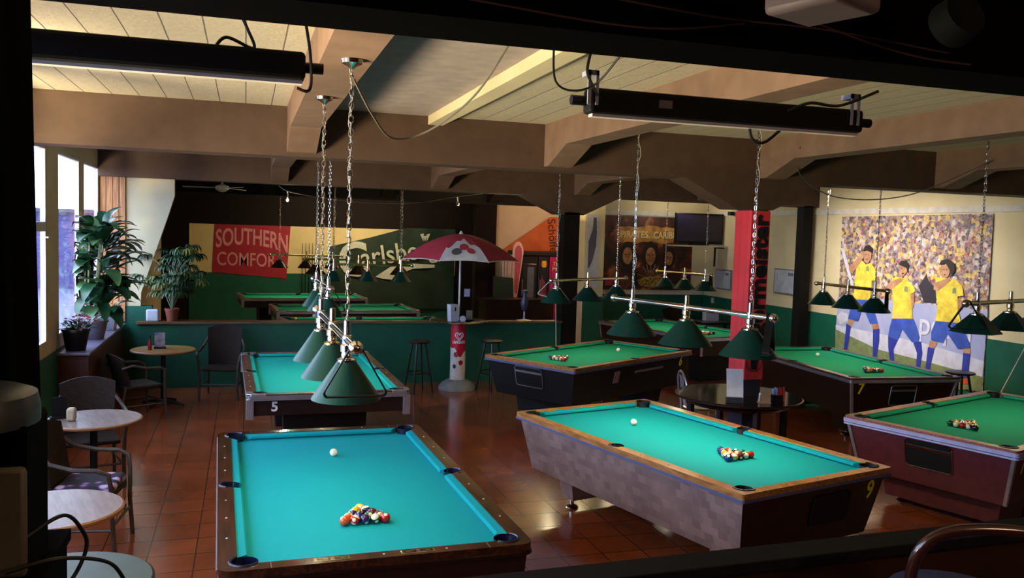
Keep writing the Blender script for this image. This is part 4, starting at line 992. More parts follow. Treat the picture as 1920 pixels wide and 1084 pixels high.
def wicker_chair(lab, x, y, rz, back=0.95, cushion=None, group=None):
    t = thing('wicker_armchair', lab, 'armchair', (x, y, 0), rz, group)
    MB().box((-0.23, -0.24, 0.40), (0.23, 0.22, 0.44)).build('seat', M_wicker, t, smooth=0, bevel=0.02)
    mb = MB(); nx, nz = 10, 6; vs = []
    for th in (0, 0.022):
        for i in range(nx+1):
            u = -1+2*i/nx
            for j in range(nz+1):
                v = j/nz; w = 0.21+0.03*v; zz = 0.44+(back-0.44)*v-0.05*v*u*u
                vs.append((u*w, 0.20+0.09*v-0.05*u*u+th, zz))
    fs = []; o = (nx+1)*(nz+1)
    for i in range(nx):
        for j in range(nz):
            a = i*(nz+1)+j; b = (i+1)*(nz+1)+j
            fs += [(a, b, b+1, a+1), (o+a+1, o+b+1, o+b, o+a)]
    for i in range(nx):
        a = i*(nz+1); b = (i+1)*(nz+1); fs += [(a, o+a, o+b, b), (a+nz, b+nz, o+b+nz, o+a+nz)]
    for j in range(nz):
        a = j; b = nx*(nz+1)+j; fs += [(a, a+1, o+a+1, o+a), (b, o+b, o+b+1, b+1)]
    mb.add(vs, fs); mb.build('backrest', M_wicker, t, smooth=60)
    for s in (-1, 1):
        MB().tube([(s*0.22, 0.26, back-0.16), (s*0.28, 0.16, 0.70), (s*0.30, 0, 0.66), (s*0.30, -0.16, 0.655), (s*0.285, -0.235, 0.62), (s*0.26, -0.25, 0.5), (s*0.25, -0.25, 0.3), (s*0.255, -0.27, 0.0)], 0.017, 8).build('arm_and_front_leg', M_rattan, t)
        MB().tube([(s*0.22, 0.22, 0.44), (s*0.23, 0.26, 0.2), (s*0.235, 0.29, 0)], 0.016, 8).build('rear_leg', M_rattan, t)
    m = MB(); m.tube([(-0.25, -0.25, 0.22), (0.25, -0.25, 0.22)], 0.011, 6); m.tube([(-0.25, -0.25, 0.2), (-0.23, 0.26, 0.2)], 0.011, 6); m.tube([(0.25, -0.25, 0.2), (0.23, 0.26, 0.2)], 0.011, 6)
    m.build('stretcher', M_rattan, t)
    if cushion:
        c = MB().box((-0.21, -0.24, 0.44), (0.21, 0.17, 0.51)).build('seat_cushion', cushion, None, smooth=40, bevel=0.03)
        c.location = (x, y, 0.001); c.rotation_euler = (0, 0, rz)
        return t, c
    return t, None
def flower_mat():
    m = bpy.data.materials.new('flowered_fabric'); m.use_nodes = True; nt = m.node_tree; n = nt.nodes; L = nt.links; b = n['Principled BSDF']; b.inputs['Roughness'].default_value = 0.8
    tc = n.new('ShaderNodeTexCoord'); vo = n.new('ShaderNodeTexVoronoi'); vo.inputs['Scale'].default_value = 9; L.new(tc.outputs['Object'], vo.inputs[0])
    cr = n.new('ShaderNodeValToRGB'); e = cr.color_ramp.elements; e[0].position = 0.22; e[0].color = (*hexc('b8a8c4'), 1); e[1].position = 0.42; e[1].color = (*hexc('1c1426'), 1)
    k = e.new(0.33); k.color = (*hexc('5a3a78'), 1); L.new(vo.outputs['Distance'], cr.inputs[0]); L.new(cr.outputs[0], b.inputs['Base Color']); return m
wicker_chair('low wicker armchair at the left side of the ochre round table', -1.28, 11.42, 2.1, 0.82)
wicker_chair('high-backed wicker armchair standing against the green half wall', -0.30, 12.62, -0.15, 1.0)
_, cs_ = wicker_chair('wicker armchair under a flowered seat cushion between the two pale tables', -1.12, 6.92, 1.45, 0.95, flower_mat())
tag(cs_, 'dark flowered seat cushion on the wicker armchair between the pale tables', 'cushion')
wicker_chair('wicker armchair behind the pale table with the cream cup', -1.35, 8.62, 0.25, 0.95)
wicker_chair('dim wicker chair against the far green wall near the film poster', 8.95, 16.6, 0.1, 0.9)
# silver bistro chair
t = thing('bistro_chair', 'silver metal bistro chair with hooped back beside the dark round table', 'chair', (5.17, 8.93, 0), 1.35)
hp = [(-0.17, 0.2, 0.0), (-0.19, 0.19, 0.44), (-0.2, 0.22, 0.62), (-0.15, 0.25, 0.80), (0, 0.26, 0.87), (0.15, 0.25, 0.80), (0.2, 0.22, 0.62), (0.19, 0.19, 0.44), (0.17, 0.2, 0.0)]
def smooth_path(P, k=6):
    P = [Vector(p) for p in P]; out = []
    for i in range(len(P)-1):
        p0, p1, p2, p3 = P[max(i-1, 0)], P[i], P[i+1], P[min(i+2, len(P)-1)]
        for q in range(k):
            u = q/k; out.append(0.5*((2*p1)+(-p0+p2)*u+(2*p0-5*p1+4*p2-p3)*u*u+(-p0+3*p1-3*p2+p3)*u**3))
    return out+[P[-1]]
MB().tube(smooth_path(hp), 0.014, 8).build('back_hoop', M_alu, t)
for s in (-0.05, 0, 0.05): MB().tube([(s*0.7, 0.19, 0.45), (s, 0.235, 0.66), (s*1.3, 0.25, 0.82)], 0.007, 6).build('back_rod', M_alu, t)
MB().lathe([(0.001, 0.435), (0.2, 0.435), (0.215, 0.445), (0.2, 0.458), (0.001, 0.455)], 28, Matrix.Translation((0, 0, 0))).build('seat', M_steel, t)
for s in (-1, 1): MB().tube([(s*0.15, -0.13, 0.44), (s*0.19, -0.2, 0.0)], 0.013, 8).build('front_leg', M_alu, t)

def bar_stool(lab, x, y, rz, h=0.78, r=0.165, group=None, m=None):
    m = m or M_blackwood
    t = thing('bar_stool', lab, 'stool', (x, y, 0), rz, group)
    MB().lathe([(0.001, h-0.035), (r-0.02, h-0.035), (r, h-0.022), (r, h-0.008), (r-0.02, h), (0.001, h-0.004)], 28).build('seat', m, t)
    for k in range(4):
        a = PI/4+k*PI/2; MB().tube([(0.1*math.cos(a), 0.1*math.sin(a), h-0.036), (0.225*math.cos(a), 0.225*math.sin(a), 0.0)], [0.017, 0.015], 8).build('leg', m, t)
    mb = MB()
    for k in range(4):
        a = PI/4+k*PI/2; b = a+PI/2; rr = 0.182+0.0; z = 0.27 if k % 2 else 0.30
        mb.tube([(rr*math.cos(a), rr*math.sin(a), z), (rr*math.cos(b), rr*math.sin(b), z)], 0.011, 6)
    mb.build('foot_rail', m, t); return t
bar_stool('black bar stool left of the ice cream column table', 2.5, 12.62, 0.3)
bar_stool('black bar stool right of the ice cream column table', 3.63, 12.62, 0.55)
bar_stool('black stool in front of the football mural beside the leaning cue', 9.4, 9.35, 0.2, 0.72, 0.19)

# ice cream column table with parasol
cx, cy = 3.15, 12.82
t = thing('column_table', 'round high table on a red and white ice cream column', 'table', (cx, cy, 0), 0)
MB().lathe([(0.29, 0), (0.29, 0.03), (0.25, 0.09), (0.17, 0.14), (0.13, 0.15)], 32).build('base', mat('grey_concrete', '8a8c90', 0.6, col2='74767a'), t)
def wave(a): return 0.60+0.07*math.sin(a*2+1.2)+0.03*math.sin(a*5)
R = 0.117; mb = MB(); n = 48; vs = []; fs = []
for k in range(n):
    a = 2*PI*k/n; vs += [(R*math.cos(a), R*math.sin(a), 0.15), (R*math.cos(a), R*math.sin(a), wave(a)), (R*math.cos(a), R*math.sin(a), 1.03)]
mb.m = 0
lowf = [(3*k, 3*((k+1) % n), 3*((k+1) % n)+1, 3*k+1) for k in range(n)]; hif = [(3*k+1, 3*((k+1) % n)+1, 3*((k+1) % n)+2, 3*k+2) for k in range(n)]
mb.add(vs, lowf); mb.m = 1; mb.add(vs, hif)
mb.build('column', [mat('column_white', 'dcd8d8', 0.35), mat('column_red', 'c01830', 0.35)], t, smooth=60)
a0 = -PI/2-0.10
def wrap(p, z0=0, da=0, rr=R+0.002):
    a = a0+da+p.x/R; return Vector(((rr+p.z)*math.cos(a), (rr+p.z)*math.sin(a), z0+p.y))
M_logo = mat('white_logo_print', 'e4e0e4', 0.4)
text_mb('LANGNESE', 0.062, 0.001, xs=0.72, bold=0.002, fn=lambda p: wrap(p, 0.735)).build('lettering', M_logo, t, smooth=0)
def heart(s, dx=0):
    out = []
    for k in range(40):
        q = 2*PI*k/40; out.append(Vector((dx+s*0.062*math.sin(q)**3, s*0.0042*(13*math.cos(q)-5*math.cos(2*q)-2*math.cos(3*q)-math.cos(4*q)), 0)))
    return out
for s in (1.0, 0.55):
    MB().tube([wrap(p, 0.83) for p in heart(s)], 0.006*s+0.001, 5, closed=True).build('heart_emblem', M_logo, t)
M_berry = mat('berry_red_print', 'b01828', 0.4, col2='6a0c18', scale=60)
for (dx, z, r_) in ((-0.045, 0.545, 0.038), (0.03, 0.42, 0.036), (-0.07, 0.36, 0.03)):
    mb = MB(); pts = [wrap(Vector((dx+r_*(1+0.12*math.sin(q*5))*math.cos(q), r_*1.1*math.sin(q), 0)), z, rr=R+0.0025) for q in [2*PI*k/20 for k in range(20)]]
    mb.add(pts, [list(range(20))]); mb.build('berry_print', M_berry if z > 0.37 else M_pdark, t, smooth=0)
MB().lathe([(0.04, 1.03), (0.43, 1.045), (0.445, 1.055), (0.43, 1.063), (0.001, 1.063)], 48).build('table_top', mat('dark_mottled_top', '2a2428', 0.25, col2='100c10', scale=30), t)
mb = MB().tube([(0.444*math.cos(2*PI*k/64), 0.444*math.sin(2*PI*k/64), 1.054) for k in range(64)], 0.009, 6, closed=True); mb.build('table_rim', M_chrome, t)
# parasol
t = thing('parasol', 'pink-red parasol with white fruit print opened over the column table', 'parasol', (cx, cy, 1.063), 0.0)
MB().tube([(0, 0, 0), (0, 0, 1.30)], 0.016, 12).build('pole', mat('white_pole', 'd0ccd0', 0.35), t)
MB().lathe([(0.03, 1.31), (0.035, 1.33), (0.012, 1.37), (0.001, 1.375)], 12).build('finial', M_logo, t)
NP = 8; RR = 0.93; off = -PI/2-0.18-PI/8
def can(a, q):  # q 0 centre ..1 rim
    k = (a-off)/(2*PI/NP); fr = k-math.floor(k); e = math.cos(PI/NP)/math.cos((fr-0.5)*2*PI/NP)
    r = RR*q*(e*0.5+0.5*e) ; return Vector((r*math.cos(a), r*math.sin(a), 1.33-0.39*q**1.75+0.02*math.sin(fr*PI)*q))
M_pink = mat('pink_red_canvas', 'b83a50', 0.7, col2='ac3248', scale=3)
for s in range(NP):
    mb = MB(); m_, q_ = 8, 8; vs = []; fs = []
    for i in range(m_+1):
        a = off+(s+i/m_*0.9999)*2*PI/NP
        for j in range(q_+1): vs.append(can(a, 0.02+0.98*j/q_))
    for i in range(m_):
        for j in range(q_): fs.append((i*(q_+1)+j, i*(q_+1)+j+1, (i+1)*(q_+1)+j+1, (i+1)*(q_+1)+j))
    nb = len(vs); vs += [v-Vector((0, 0, 0.004)) for v in vs]; fs += [tuple(nb+x for x in f[::-1]) for f in fs]
    mb.add(vs, fs); mb.build('canopy_panel', M_pink, t, smooth=30)
    a = off+s*2*PI/NP; MB().tube([can(a, q/8)-Vector((0, 0, 0.012)) for q in range(0, 9)], 0.005, 6).build('rib', M_logo, t)
# printed white wave and fruit on the front panel
af = off+PI/NP
mb = MB(); vs = []; N = 24
for i in range(N+1):
    u = i/N; a = off+u*2*PI/NP
    qt = 0.56+0.10*math.cos(u*2*PI*1.0)*1.2+0.05*math.sin(u*19)-0.0
    for j in range(5): vs.append(can(min(a, off+0.9999*2*PI/NP), qt+(1-qt)*j/4)+Vector((0, 0, 0.004)))
mb.add(vs, [(i*5+j, i*5+j+1, (i+1)*5+j+1, (i+1)*5+j) for i in range(N) for j in range(4)])
mb.build('white_wave_print', mat('print_white', 'd8dce4', 0.6), t, smooth=30)
for (u, q, r_, mm) in ((0.32, 0.82, 0.085, M_pdark), (0.52, 0.70, 0.09, M_pink), (0.70, 0.80, 0.07, M_pink)):
    mb = MB(); pts = []
    ac = off+u*2*PI/NP
    for k in range(16):
        w = 2*PI*k/16; pts.append(can(ac+r_/0.75*math.cos(w)*0.9, q+r_*1.0*math.sin(w))+Vector((0, 0, 0.009)))
    mb.add(pts, [list(range(16))]); mb.build('fruit_print', mm if mm is M_pink else mat('grey_fruit_print', '5a5a60', 0.6), t, smooth=0)
MB().tube([can(off+2*PI*k/64, 1.0)-Vector((0, 0, 0.003)) for k in range(64)], 0.006, 5, closed=True).build('canopy_hem', M_logo, t)
# things on the column table
def menu_card(lab, x, y, z, rz, w, h, m, tilt=0.12, cat='menu card', base=M_blackpl, name='menu_card'):
    t = thing(name, lab, cat, (x, y, z), rz)
    mb = MB().box((-w/2, -0.004, 0), (w/2, 0.004, h)); mb = moved(mb, Matrix.Rotation(-tilt, 4, 'X') @ Matrix.Translation((0, 0, 0.012))); mb.build('sheet', m, t, smooth=0)
    MB().box((-w/2-0.01, -0.03, 0), (w/2+0.01, 0.03, 0.022)).build('holder', base, t, smooth=0, bevel=0.004)
    return t
t = thing('napkin_dispenser', 'white box-shaped napkin dispenser on the column table', 'napkin dispenser', (3.02, 12.68, 1.063), 0.25)
MB().hexa([(-0.06, -0.06, 0), (0.06, -0.06, 0), (0.06, 0.06, 0), (-0.06, 0.06, 0)], [(-0.075, -0.06, 0.26), (0.065, -0.06, 0.26), (0.065, 0.06, 0.26), (-0.075, 0.06, 0.26)]).build('body', M_whitepl, t, smooth=0, bevel=0.006)
MB().box((0.0, -0.0625, 0.16), (0.02, -0.06, 0.22)).build('slot', M_blackpl, t, smooth=0)
o = MB().lathe([(0.001, 0), (0.045, 0), (0.045, 0.02), (0.001, 0.02)], 24, Matrix.Translation((3.15, 12.58, 1.11)) @ Matrix.Rotation(PI/2-0.2, 4, 'X')).build('round_coaster', M_whitepl); tag(o, 'round white coaster leaning on edge beside the napkin dispenser', 'coaster')
menu_card('small framed card standing right of the parasol pole', 3.29, 12.72, 1.063, 0.1, 0.10, 0.15, mat('pale_grey_card', '8c8478', 0.6), 0.05)
o = MB().box((3.22, 12.80, 1.43), (3.31, 12.803, 1.55)).build('hanging_card', mat('lavender_card', '9a98c8', 0.6), smooth=0); tag(o, 'lavender card clipped to the parasol pole above the column table', 'card')
# dark round table items
t = thing('menu_leaflet', 'tall white menu leaflet leaning on a dark holder on the dark round table', 'menu', (4.86, 7.72, 0.75), -0.35)
mb = MB().box((-0.085, -0.003, 0), (0.085, 0.003, 0.16)); moved(mb, Matrix.Rotation(-0.15, 4, 'X')); mb.build('lower_sheet', M_paper, t, smooth=0)
mb = MB().box((-0.085, -0.003, 0), (0.085, 0.003, 0.19)); moved(mb, Matrix.Translation((0, 0.024, 0.158)) @ Matrix.Rotation(-0.30, 4, 'X')); mb.build('upper_sheet', M_paper, t, smooth=0)
MB().box((-0.1, -0.05, 0), (0.07, -0.012, 0.06)).build('holder', mat('slate_holder', '2a2c38', 0.4), t, smooth=0, bevel=0.004)
t = thing('napkin_holder', 'wooden arched napkin holder on the dark round table', 'napkin holder', (5.17, 7.66, 0.75), -0.3)
for y in (-0.03, 0.024): MB().prism([(-0.06, 0), (0.06, 0), (0.05, 0.09), (0.025, 0.125), (-0.025, 0.125), (-0.05, 0.09)], y, y+0.008, Mxz).build('side', mat('pale_beech', '9a7c62', 0.5), t, smooth=0)
MB().box((-0.05, -0.022, 0.005), (0.05, 0.022, 0.10)).build('napkins', M_paper, t, smooth=0)
MB().box((-0.065, -0.035, 0), (0.065, 0.035, 0.008)).build('base', mat('pale_beech', '9a7c62'), t, smooth=0)
t = thing('condiment_caddy', 'small caddy of red and blue packets on the dark round table', 'caddy', (5.36, 7.72, 0.75), -0.3)
MB().box((-0.05, -0.04, 0), (0.05, 0.04, 0.07)).build('box', M_blackpl, t, smooth=0, bevel=0.004)
for k in range(4): MB().box((-0.045+0.024*k, -0.03, 0.05), (-0.027+0.024*k, 0.03, 0.13+0.012*(k % 2))).build('packet', mat('red_packet', 'b0202a', 0.5) if k > 1 else mat('pale_blue_packet', '8aa0c8', 0.5), t, smooth=0)
MB().lathe([(0.018, 0), (0.018, 0.10), (0.008, 0.13), (0.008, 0.15)], 12, Matrix.Translation((0.07, 0, 0))).build('bottle', mat('red_packet', 'b0202a'), t)
# ochre table items
menu_card('small picture leaflet standing on the ochre round table', -1.08, 12.26, 0.75, 0.1, 0.13, 0.2, mat('print_card', 'c8b8b0', 0.6, col2='6a70b0', scale=14), 0.05)
t = thing('sauce_bottle', 'small red bottle beside the leaflet on the ochre table', 'bottle', (-1.19, 12.12, 0.75))
MB().lathe([(0.025, 0), (0.027, 0.08), (0.012, 0.13), (0.01, 0.16)], 14).build('body', mat('red_bottle', '9a1a20', 0.3), t); MB().lathe([(0.011, 0.155), (0.011, 0.185)], 12).build('cap', M_blackpl, t)
t = thing('napkin_holder', 'cream rounded napkin cup on the pale round table', 'napkin holder', (-1.38, 7.88, 0.75))
MB().box((-0.035, -0.045, 0), (0.035, 0.045, 0.11)).build('body', mat('cream_plastic', 'b4a48c', 0.5), t, smooth=40, bevel=0.02)
menu_card('dark menu stand behind the cream cup on the pale round table', -1.49, 7.98, 0.75, 0.4, 0.12, 0.17, M_black, 0.1, 'menu stand', name='menu_stand')

# ================================================================== PLANTS
def leaf(mb, base, az, el, L, w, droop, seg=7, fold=0.25):
    d = Vector((math.cos(az)*math.cos(el), math.sin(az)*math.cos(el), math.sin(el))); side = Vector((-math.sin(az), math.cos(az), 0)); p = Vector(base); vs = []
    for i in range(seg+1):
        s = i/seg; ww = w*math.sin(PI*min(1, s*0.93+0.04))**0.8*(1-0.25*s)
        u = side.cross(d)
        vs += [p-side*ww+u*(-fold*ww), p, p+side*ww+u*(-fold*ww)]
        p = p+d*L/seg; e = el-droop*(s+0.1); d = Vector((math.cos(az)*math.cos(e), math.sin(az)*math.cos(e), math.sin(e)))
    fs = []
    for i in range(seg): fs += [(3*i, 3*i+1, 3*i+4, 3*i+3), (3*i+1, 3*i+2, 3*i+5, 3*i+4)]
    mb.add(vs, fs)
def pot(t, r, h, m):
    MB().lathe([(r*0.68, 0), (r*0.72, 0.01), (r*0.97, h-0.03), (r*1.05, h-0.028), (r*1.05, h), (r*0.93, h), (r*0.9, h-0.03)], 24, cap=False).build('pot', m, t)
    MB().lathe([(0.001, h-0.035), (r*0.92, h-0.035)], 24).build('soil', M_soil, t)
rg = random.Random(21)
t = thing('potted_plant', 'tall bushy plant with large glossy leaves on the window ledge', 'plant', (-1.80, 11.75, 0.95))
pot(t, 0.16, 0.24, mat('grey_ceramic', '6e6a74', 0.4))
st = MB(); lf1 = MB(); lf2 = MB()
for k in range(9):
    a = rg.uniform(0, 2*PI); tx, ty = 0.12*math.cos(a), 0.12*math.sin(a)
    st.tube(smooth_path([(tx*0.3, ty*0.3, 0.2), (tx, ty, 0.6), (tx*1.6+0.05, ty*1.6, 1.25)], 4), 0.010, 6)
st.build('stems', mat('pale_stem', '8a9a80', 0.5), t)
for k in range(175):
    z = rg.uniform(0.32, 1.42); a = rg.uniform(-PI, PI); el = rg.uniform(-0.1, 1.0) if z < 1.1 else rg.uniform(0.35, 1.25)
    r = rg.uniform(0.02, 0.24); bx, by = 0.08+r*math.cos(a), r*math.sin(a)
    (lf1 if rg.random() < 0.72 else lf2).m = 0
    tgt = lf1 if rg.random() < 0.75 else lf2
    leaf(tgt, (bx, by, z), a+rg.uniform(-0.4, 0.4), el, rg.uniform(0.28, 0.42), rg.uniform(0.075, 0.115), rg.uniform(0.9, 1.8))
for q_ in (lf1, lf2):
    for v_ in q_.v: v_.x = max(v_.x, -0.17)
lf1.build('foliage', M_leafd, t, smooth=60); lf2.build('foliage', M_leafp, t, smooth=60)
t = thing('flower_pot', 'black pot of pink and purple flowers at the near end of the window ledge', 'flower pot', (-1.83, 10.72, 0.95))
pot(t, 0.145, 0.25, M_blackpl)
f1 = MB(); f2 = MB(); f3 = MB(); f4 = MB()
for k in range(90):
    a = rg.uniform(-PI, PI); r = rg.uniform(0.02, 0.15); leaf(f1, (r*math.cos(a)+0.03, r*math.sin(a), 0.24+rg.uniform(0, 0.06)), a, rg.uniform(0.1, 1.2), rg.uniform(0.07, 0.14), 0.02, 1.2, 4)
for k in range(60):
    a = rg.uniform(-PI, PI); r = rg.uniform(0.0, 0.22); c = (0.06+r*math.cos(a), r*math.sin(a), 0.30+rg.uniform(0, 0.14)-r*0.3)
    tg = (f2, f3, f4)[k % 3]
    for q in range(5):
        leaf(tg, c, q*2*PI/5+a, rg.uniform(0.0, 0.9), 0.032, 0.014, 0.5, 3)
f1.build('foliage', M_leafd, t, smooth=60); f2.build('blossoms', mat('purple_petals', '8a4a9a', 0.6), t, smooth=60); f3.build('blossoms', mat('pink_petals', 'b04a6a', 0.6), t, smooth=60); f4.build('blossoms', mat('mauve_petals', '7a6070', 0.6), t, smooth=60)
t = thing('flower_pot', 'pale square planter with red flowers behind the black flower pot', 'flower pot', (-1.78, 12.75, 0.95))
MB().hexa([(-0.09, -0.12, 0), (0.09, -0.12, 0), (0.09, 0.12, 0), (-0.09, 0.12, 0)], [(-0.11, -0.14, 0.18), (0.11, -0.14, 0.18), (0.11, 0.14, 0.18), (-0.11, 0.14, 0.18)]).build('planter', M_whitepl, t, smooth=0, bevel=0.006)
f1 = MB(); f2 = MB()
for k in range(50):
    a = rg.uniform(-PI, PI); r = rg.uniform(0.0, 0.12); leaf(f1, (r*math.cos(a), r*math.sin(a), 0.18), a, rg.uniform(0.2, 1.3), rg.uniform(0.12, 0.22), 0.025, 1.5, 4)
for k in range(14):
    a = rg.uniform(-PI, PI); r = rg.uniform(0.05, 0.2)
    for q in range(5): leaf(f2, (r*math.cos(a), r*math.sin(a), 0.26+rg.uniform(-0.08, 0.1)), q*2*PI/5, 0.5, 0.04, 0.018, 0.5, 3)
f1.build('foliage', M_leafp, t, smooth=60); f2.build('blossoms', mat('red_petals', 'b0182a', 0.6), t, smooth=60)
# palm on the half wall
t = thing('potted_palm', 'fan palm in a terracotta pot at the left end of the half wall', 'plant', (-1.02, 13.47, 0.985))
pot(t, 0.10, 0.19, mat('terracotta', '8a4a34', 0.7))
st = MB(); fd = MB(); fp = MB()
for k in range(44):
    a = rg.uniform(-PI, PI); z = rg.uniform(0.35, 1.12); rr = rg.uniform(0.08, 0.38)*(1.2-abs(z-0.7)*0.5); c = Vector((rr*math.cos(a), rr*math.sin(a)*0.8, z))
    st.tube(smooth_path([(0, 0, 0.15), (c.x*0.4, c.y*0.4, z*0.8), tuple(c)], 3), 0.006, 5)
    tg = fd if k % 3 else fp
    for q in range(11):
        leaf(tg, tuple(c), a+(-1.5+3.0*q/10), rg.uniform(0.2, 0.5), rg.uniform(0.17, 0.24), 0.02, 2.3, 5, 0.5)
for q_ in (st, fd, fp):
    for v_ in q_.v: v_.y = min(v_.y, 0.075)
st.build('stems', mat('pale_stem', '8a9a80'), t); fd.build('fronds', M_leafd, t, smooth=60); fp.build('fronds', mat('yellow_green_frond', '7d8a4a', 0.5, col2='4c6a3a'), t, smooth=60)

# ================================================================== RIGHT ROOM DETAILS
def notice(lab, y0, y1, z0, z1):
    t = thing('notice_frame', lab, 'notice frame', (9.985, (y0+y1)/2, (z0+z1)/2), 0); w = abs(y1-y0)/2; h = (z1-z0)/2
    MB().box((-0.012, -w, -h), (0.0, w, h)).build('frame', M_alu, t, smooth=0, bevel=0.004)
    MB().box((-0.016, -w+0.03, -h+0.03), (-0.010, -0.005, h-0.03)).box((-0.016, 0.005, -h+0.03), (-0.010, w-0.03, h-0.03)).build('paper', mat('notice_paper', 'b4bccc', 0.6), t, smooth=0)
    m = MB()
    for k in range(9): m.box((-0.018, 0.04, -h+0.07+k*(2*h-0.14)/9), (-0.0155, w-0.06, -h+0.075+k*(2*h-0.14)/9)); 
    m.box((-0.018, -w+0.1, h*0.45), (-0.0155, -0.1, h*0.7)); m.build('print', mat('grey_print', '6a7080', 0.6), t, smooth=0)
notice('silver notice frame on the wall between red pillar and black column', 14.66, 13.92, 1.40, 1.90)
notice('silver notice frame on the wall left of the red pillar', 16.87, 16.22, 1.33, 1.77)
t = thing('television', 'switched-off flat television on a wall shelf beside the film poster', 'television', (9.36, 16.6, 2.28), 0.03)
MB().box((-0.59, -0.03, 0.03), (0.59, 0.035, 0.69)).build('casing', M_blackpl, t, smooth=0, bevel=0.012)
MB().box((-0.55, -0.034, 0.09), (0.55, -0.029, 0.65)).build('screen', mat('dark_glass_screen', '241f38', 0.12), t, smooth=0)
MB().box((-0.2, -0.1, 0), (0.2, 0.1, 0.035)).build('stand', M_blackpl, t, smooth=0)
t = thing('wall_shelf', 'white shelf on a dark bracket carrying the television', 'shelf', (9.4, 16.6, 2.25))
MB().box((-0.7, -0.16, 0), (0.59, 0.16, 0.03)).build('board', M_white, t, smooth=0)
MB().box((0.36, -0.015, -0.42), (0.39, 0.015, 0)).box((0.36, -0.015, -0.03), (0.59, 0.015, 0)).build('bracket', M_blackpl, t, smooth=0)
t = thing('security_camera', 'small black camera high on the wall right of the television', 'camera', (9.9, 16.2, 2.98), 0.6)
MB().box((-0.12, -0.04, -0.04), (0.06, 0.04, 0.04)).build('body', M_blackpl, t, smooth=0, bevel=0.01); MB().tube([(0.0, 0, 0), (0.08, 0, 0.06)], 0.012).build('bracket', M_white, t)
o = MB().box((9.96, 16.9, 1.0), (9.988, 16.98, 1.12)).build('light_switch', M_white, smooth=0); tag(o, 'white light switch on the green dado left of the red pillar', 'switch')
t = thing('side_table', 'dark side table at the far green wall behind the lamps of table 9', 'table', (9.25, 15.6, 0))
MB().box((-0.45, -0.3, 0.70), (0.45, 0.3, 0.74)).build('top', M_dkwood, t, smooth=0)
for sx in (-1, 1):
    for sy in (-1, 1): MB().box((sx*0.4-0.025, sy*0.25-0.025, 0), (sx*0.4+0.025, sy*0.25+0.025, 0.7)).build('leg', M_dkwood, t, smooth=0)
o = MB().box((9.05, 15.6, 0.742), (9.35, 15.75, 0.95)).build('white_box', M_whitepl, smooth=0, bevel=0.004); tag(o, 'white box standing on the dark side table by the far wall', 'box')
# cues
def cue(lab, a, b, group=None, m=None):
    a, b = Vector(a), Vector(b); d = b-a
    t = thing('pool_cue', lab, 'pool cue', tuple(a), 0, group)
    m1 = m or mat('pale_maple_shaft', 'c8c0b0', 0.3)
    MB().tube([tuple(d*0.0), tuple(d*0.3)], [0.0145, 0.012], 8).build('butt', M_dkwood if m is None else m, t)
    MB().tube([tuple(d*0.3), tuple(d*0.985)], [0.012, 0.0065], 8).build('shaft', m1, t)
    MB().tube([tuple(d*0.985), tuple(d)], 0.0065, 8).build('tip', mat('blue_chalk_tip', '3a6ab0', 0.8), t)
cue('pale cue standing upright against the dark column at the end of the half wall', (4.97, 13.32, 0.0), (4.93, 13.38, 1.45))
cue('pale cue leaning on the green wall right of the mural', (9.72, 9.2, 0.0), (9.975, 8.72, 1.42))
t = thing('cue_rack', 'dark cue rack on the back wall between the two banners', 'cue rack', (1.6, 22.93, 0.55))
MB().box((-0.25, -0.09, 0), (0.3, 0.06, 0.06)).box((-0.25, -0.01, 0.85), (0.3, 0.06, 0.9)).build('rail', M_dkwood, t, smooth=0)
ORDW = ['first', 'second', 'third', 'fourth', 'fifth', 'sixth']
for k in range(6): cue('%s cue from the left in the dark rack on the back wall' % ORDW[k], (1.41+0.085*k, 22.88, 0.612), (1.41+0.085*k, 22.90, 2.0), 'cues in the back wall rack', M_dkwood)
t = thing('partition_screen', 'dark green partition board with stepped top before the drinks machines', 'partition', (5.85, 19.5, 0))
MB().prism([(-0.25, 0), (0.30, 0), (0.24, 1.35), (0.1, 1.37), (-0.25, 1.39)], -0.02, 0.02, Mxz).build('board', mat('dark_green_board', '0a2a20', 0.6), t, smooth=0)
MB().box((-0.25, -0.12, 0), (-0.2, 0.12, 0.04)).box((0.2, -0.12, 0), (0.25, 0.12, 0.04)).build('foot', M_blackpl, t, smooth=0)
for k in range(4): cue('%s cue from the left behind the dark green partition board' % ORDW[k], (5.78+0.07*k, 19.62, 0.0), (5.76+0.07*k, 19.62, 1.9), 'cues behind the partition', M_dkwood)
# machines
M_glassd = mat('dark_machine_glass', '1a2430', 0.1)
def machine(lab, x0, x1, m, door, hgt=1.88, nm='drinks_machine', cat='vending machine'):
    t = thing(nm, lab, cat, ((x0+x1)/2, 20.35, 0)); w = (x1-x0)/2
    MB().box((-w+0.005, -0.35, 0.05), (w-0.005, 0.35, hgt)).build('cabinet', m, t, smooth=0, bevel=0.008)
    MB().box((-w+0.05, -0.365, 0.25), (w-0.05, -0.349, hgt-0.2)).build('door', door, t, smooth=0, bevel=0.004)
    MB().box((-w+0.04, -0.375, 0.9), (-w+0.055, -0.36, 1.3)).build('handle', M_steel, t, smooth=0)
    return t
t = machine('dark drinks cooler with glass door left of the cigarette machine', 6.43, 6.88, M_blackpl, M_glassd)
MB().box((-0.05, -0.371, 0.5), (0.12, -0.366, 1.6)).build('shelf_glow', mat('steel_blue_panel', '56626e', 0.3), t, smooth=0)
t = machine('dark cigarette machine with red and yellow emblem between cooler and pink poster', 6.89, 7.17, mat('navy_metal', '121826', 0.3), M_glassd, nm='cigarette_machine')
MB().lathe([(0.085, 0), (0.085, 0.004)], 20, Matrix.Translation((0.0, -0.37, 1.68)) @ Matrix.Rotation(PI/2, 4, 'X')).build('round_emblem', mat('red_emblem', 'b01c20', 0.5), t)
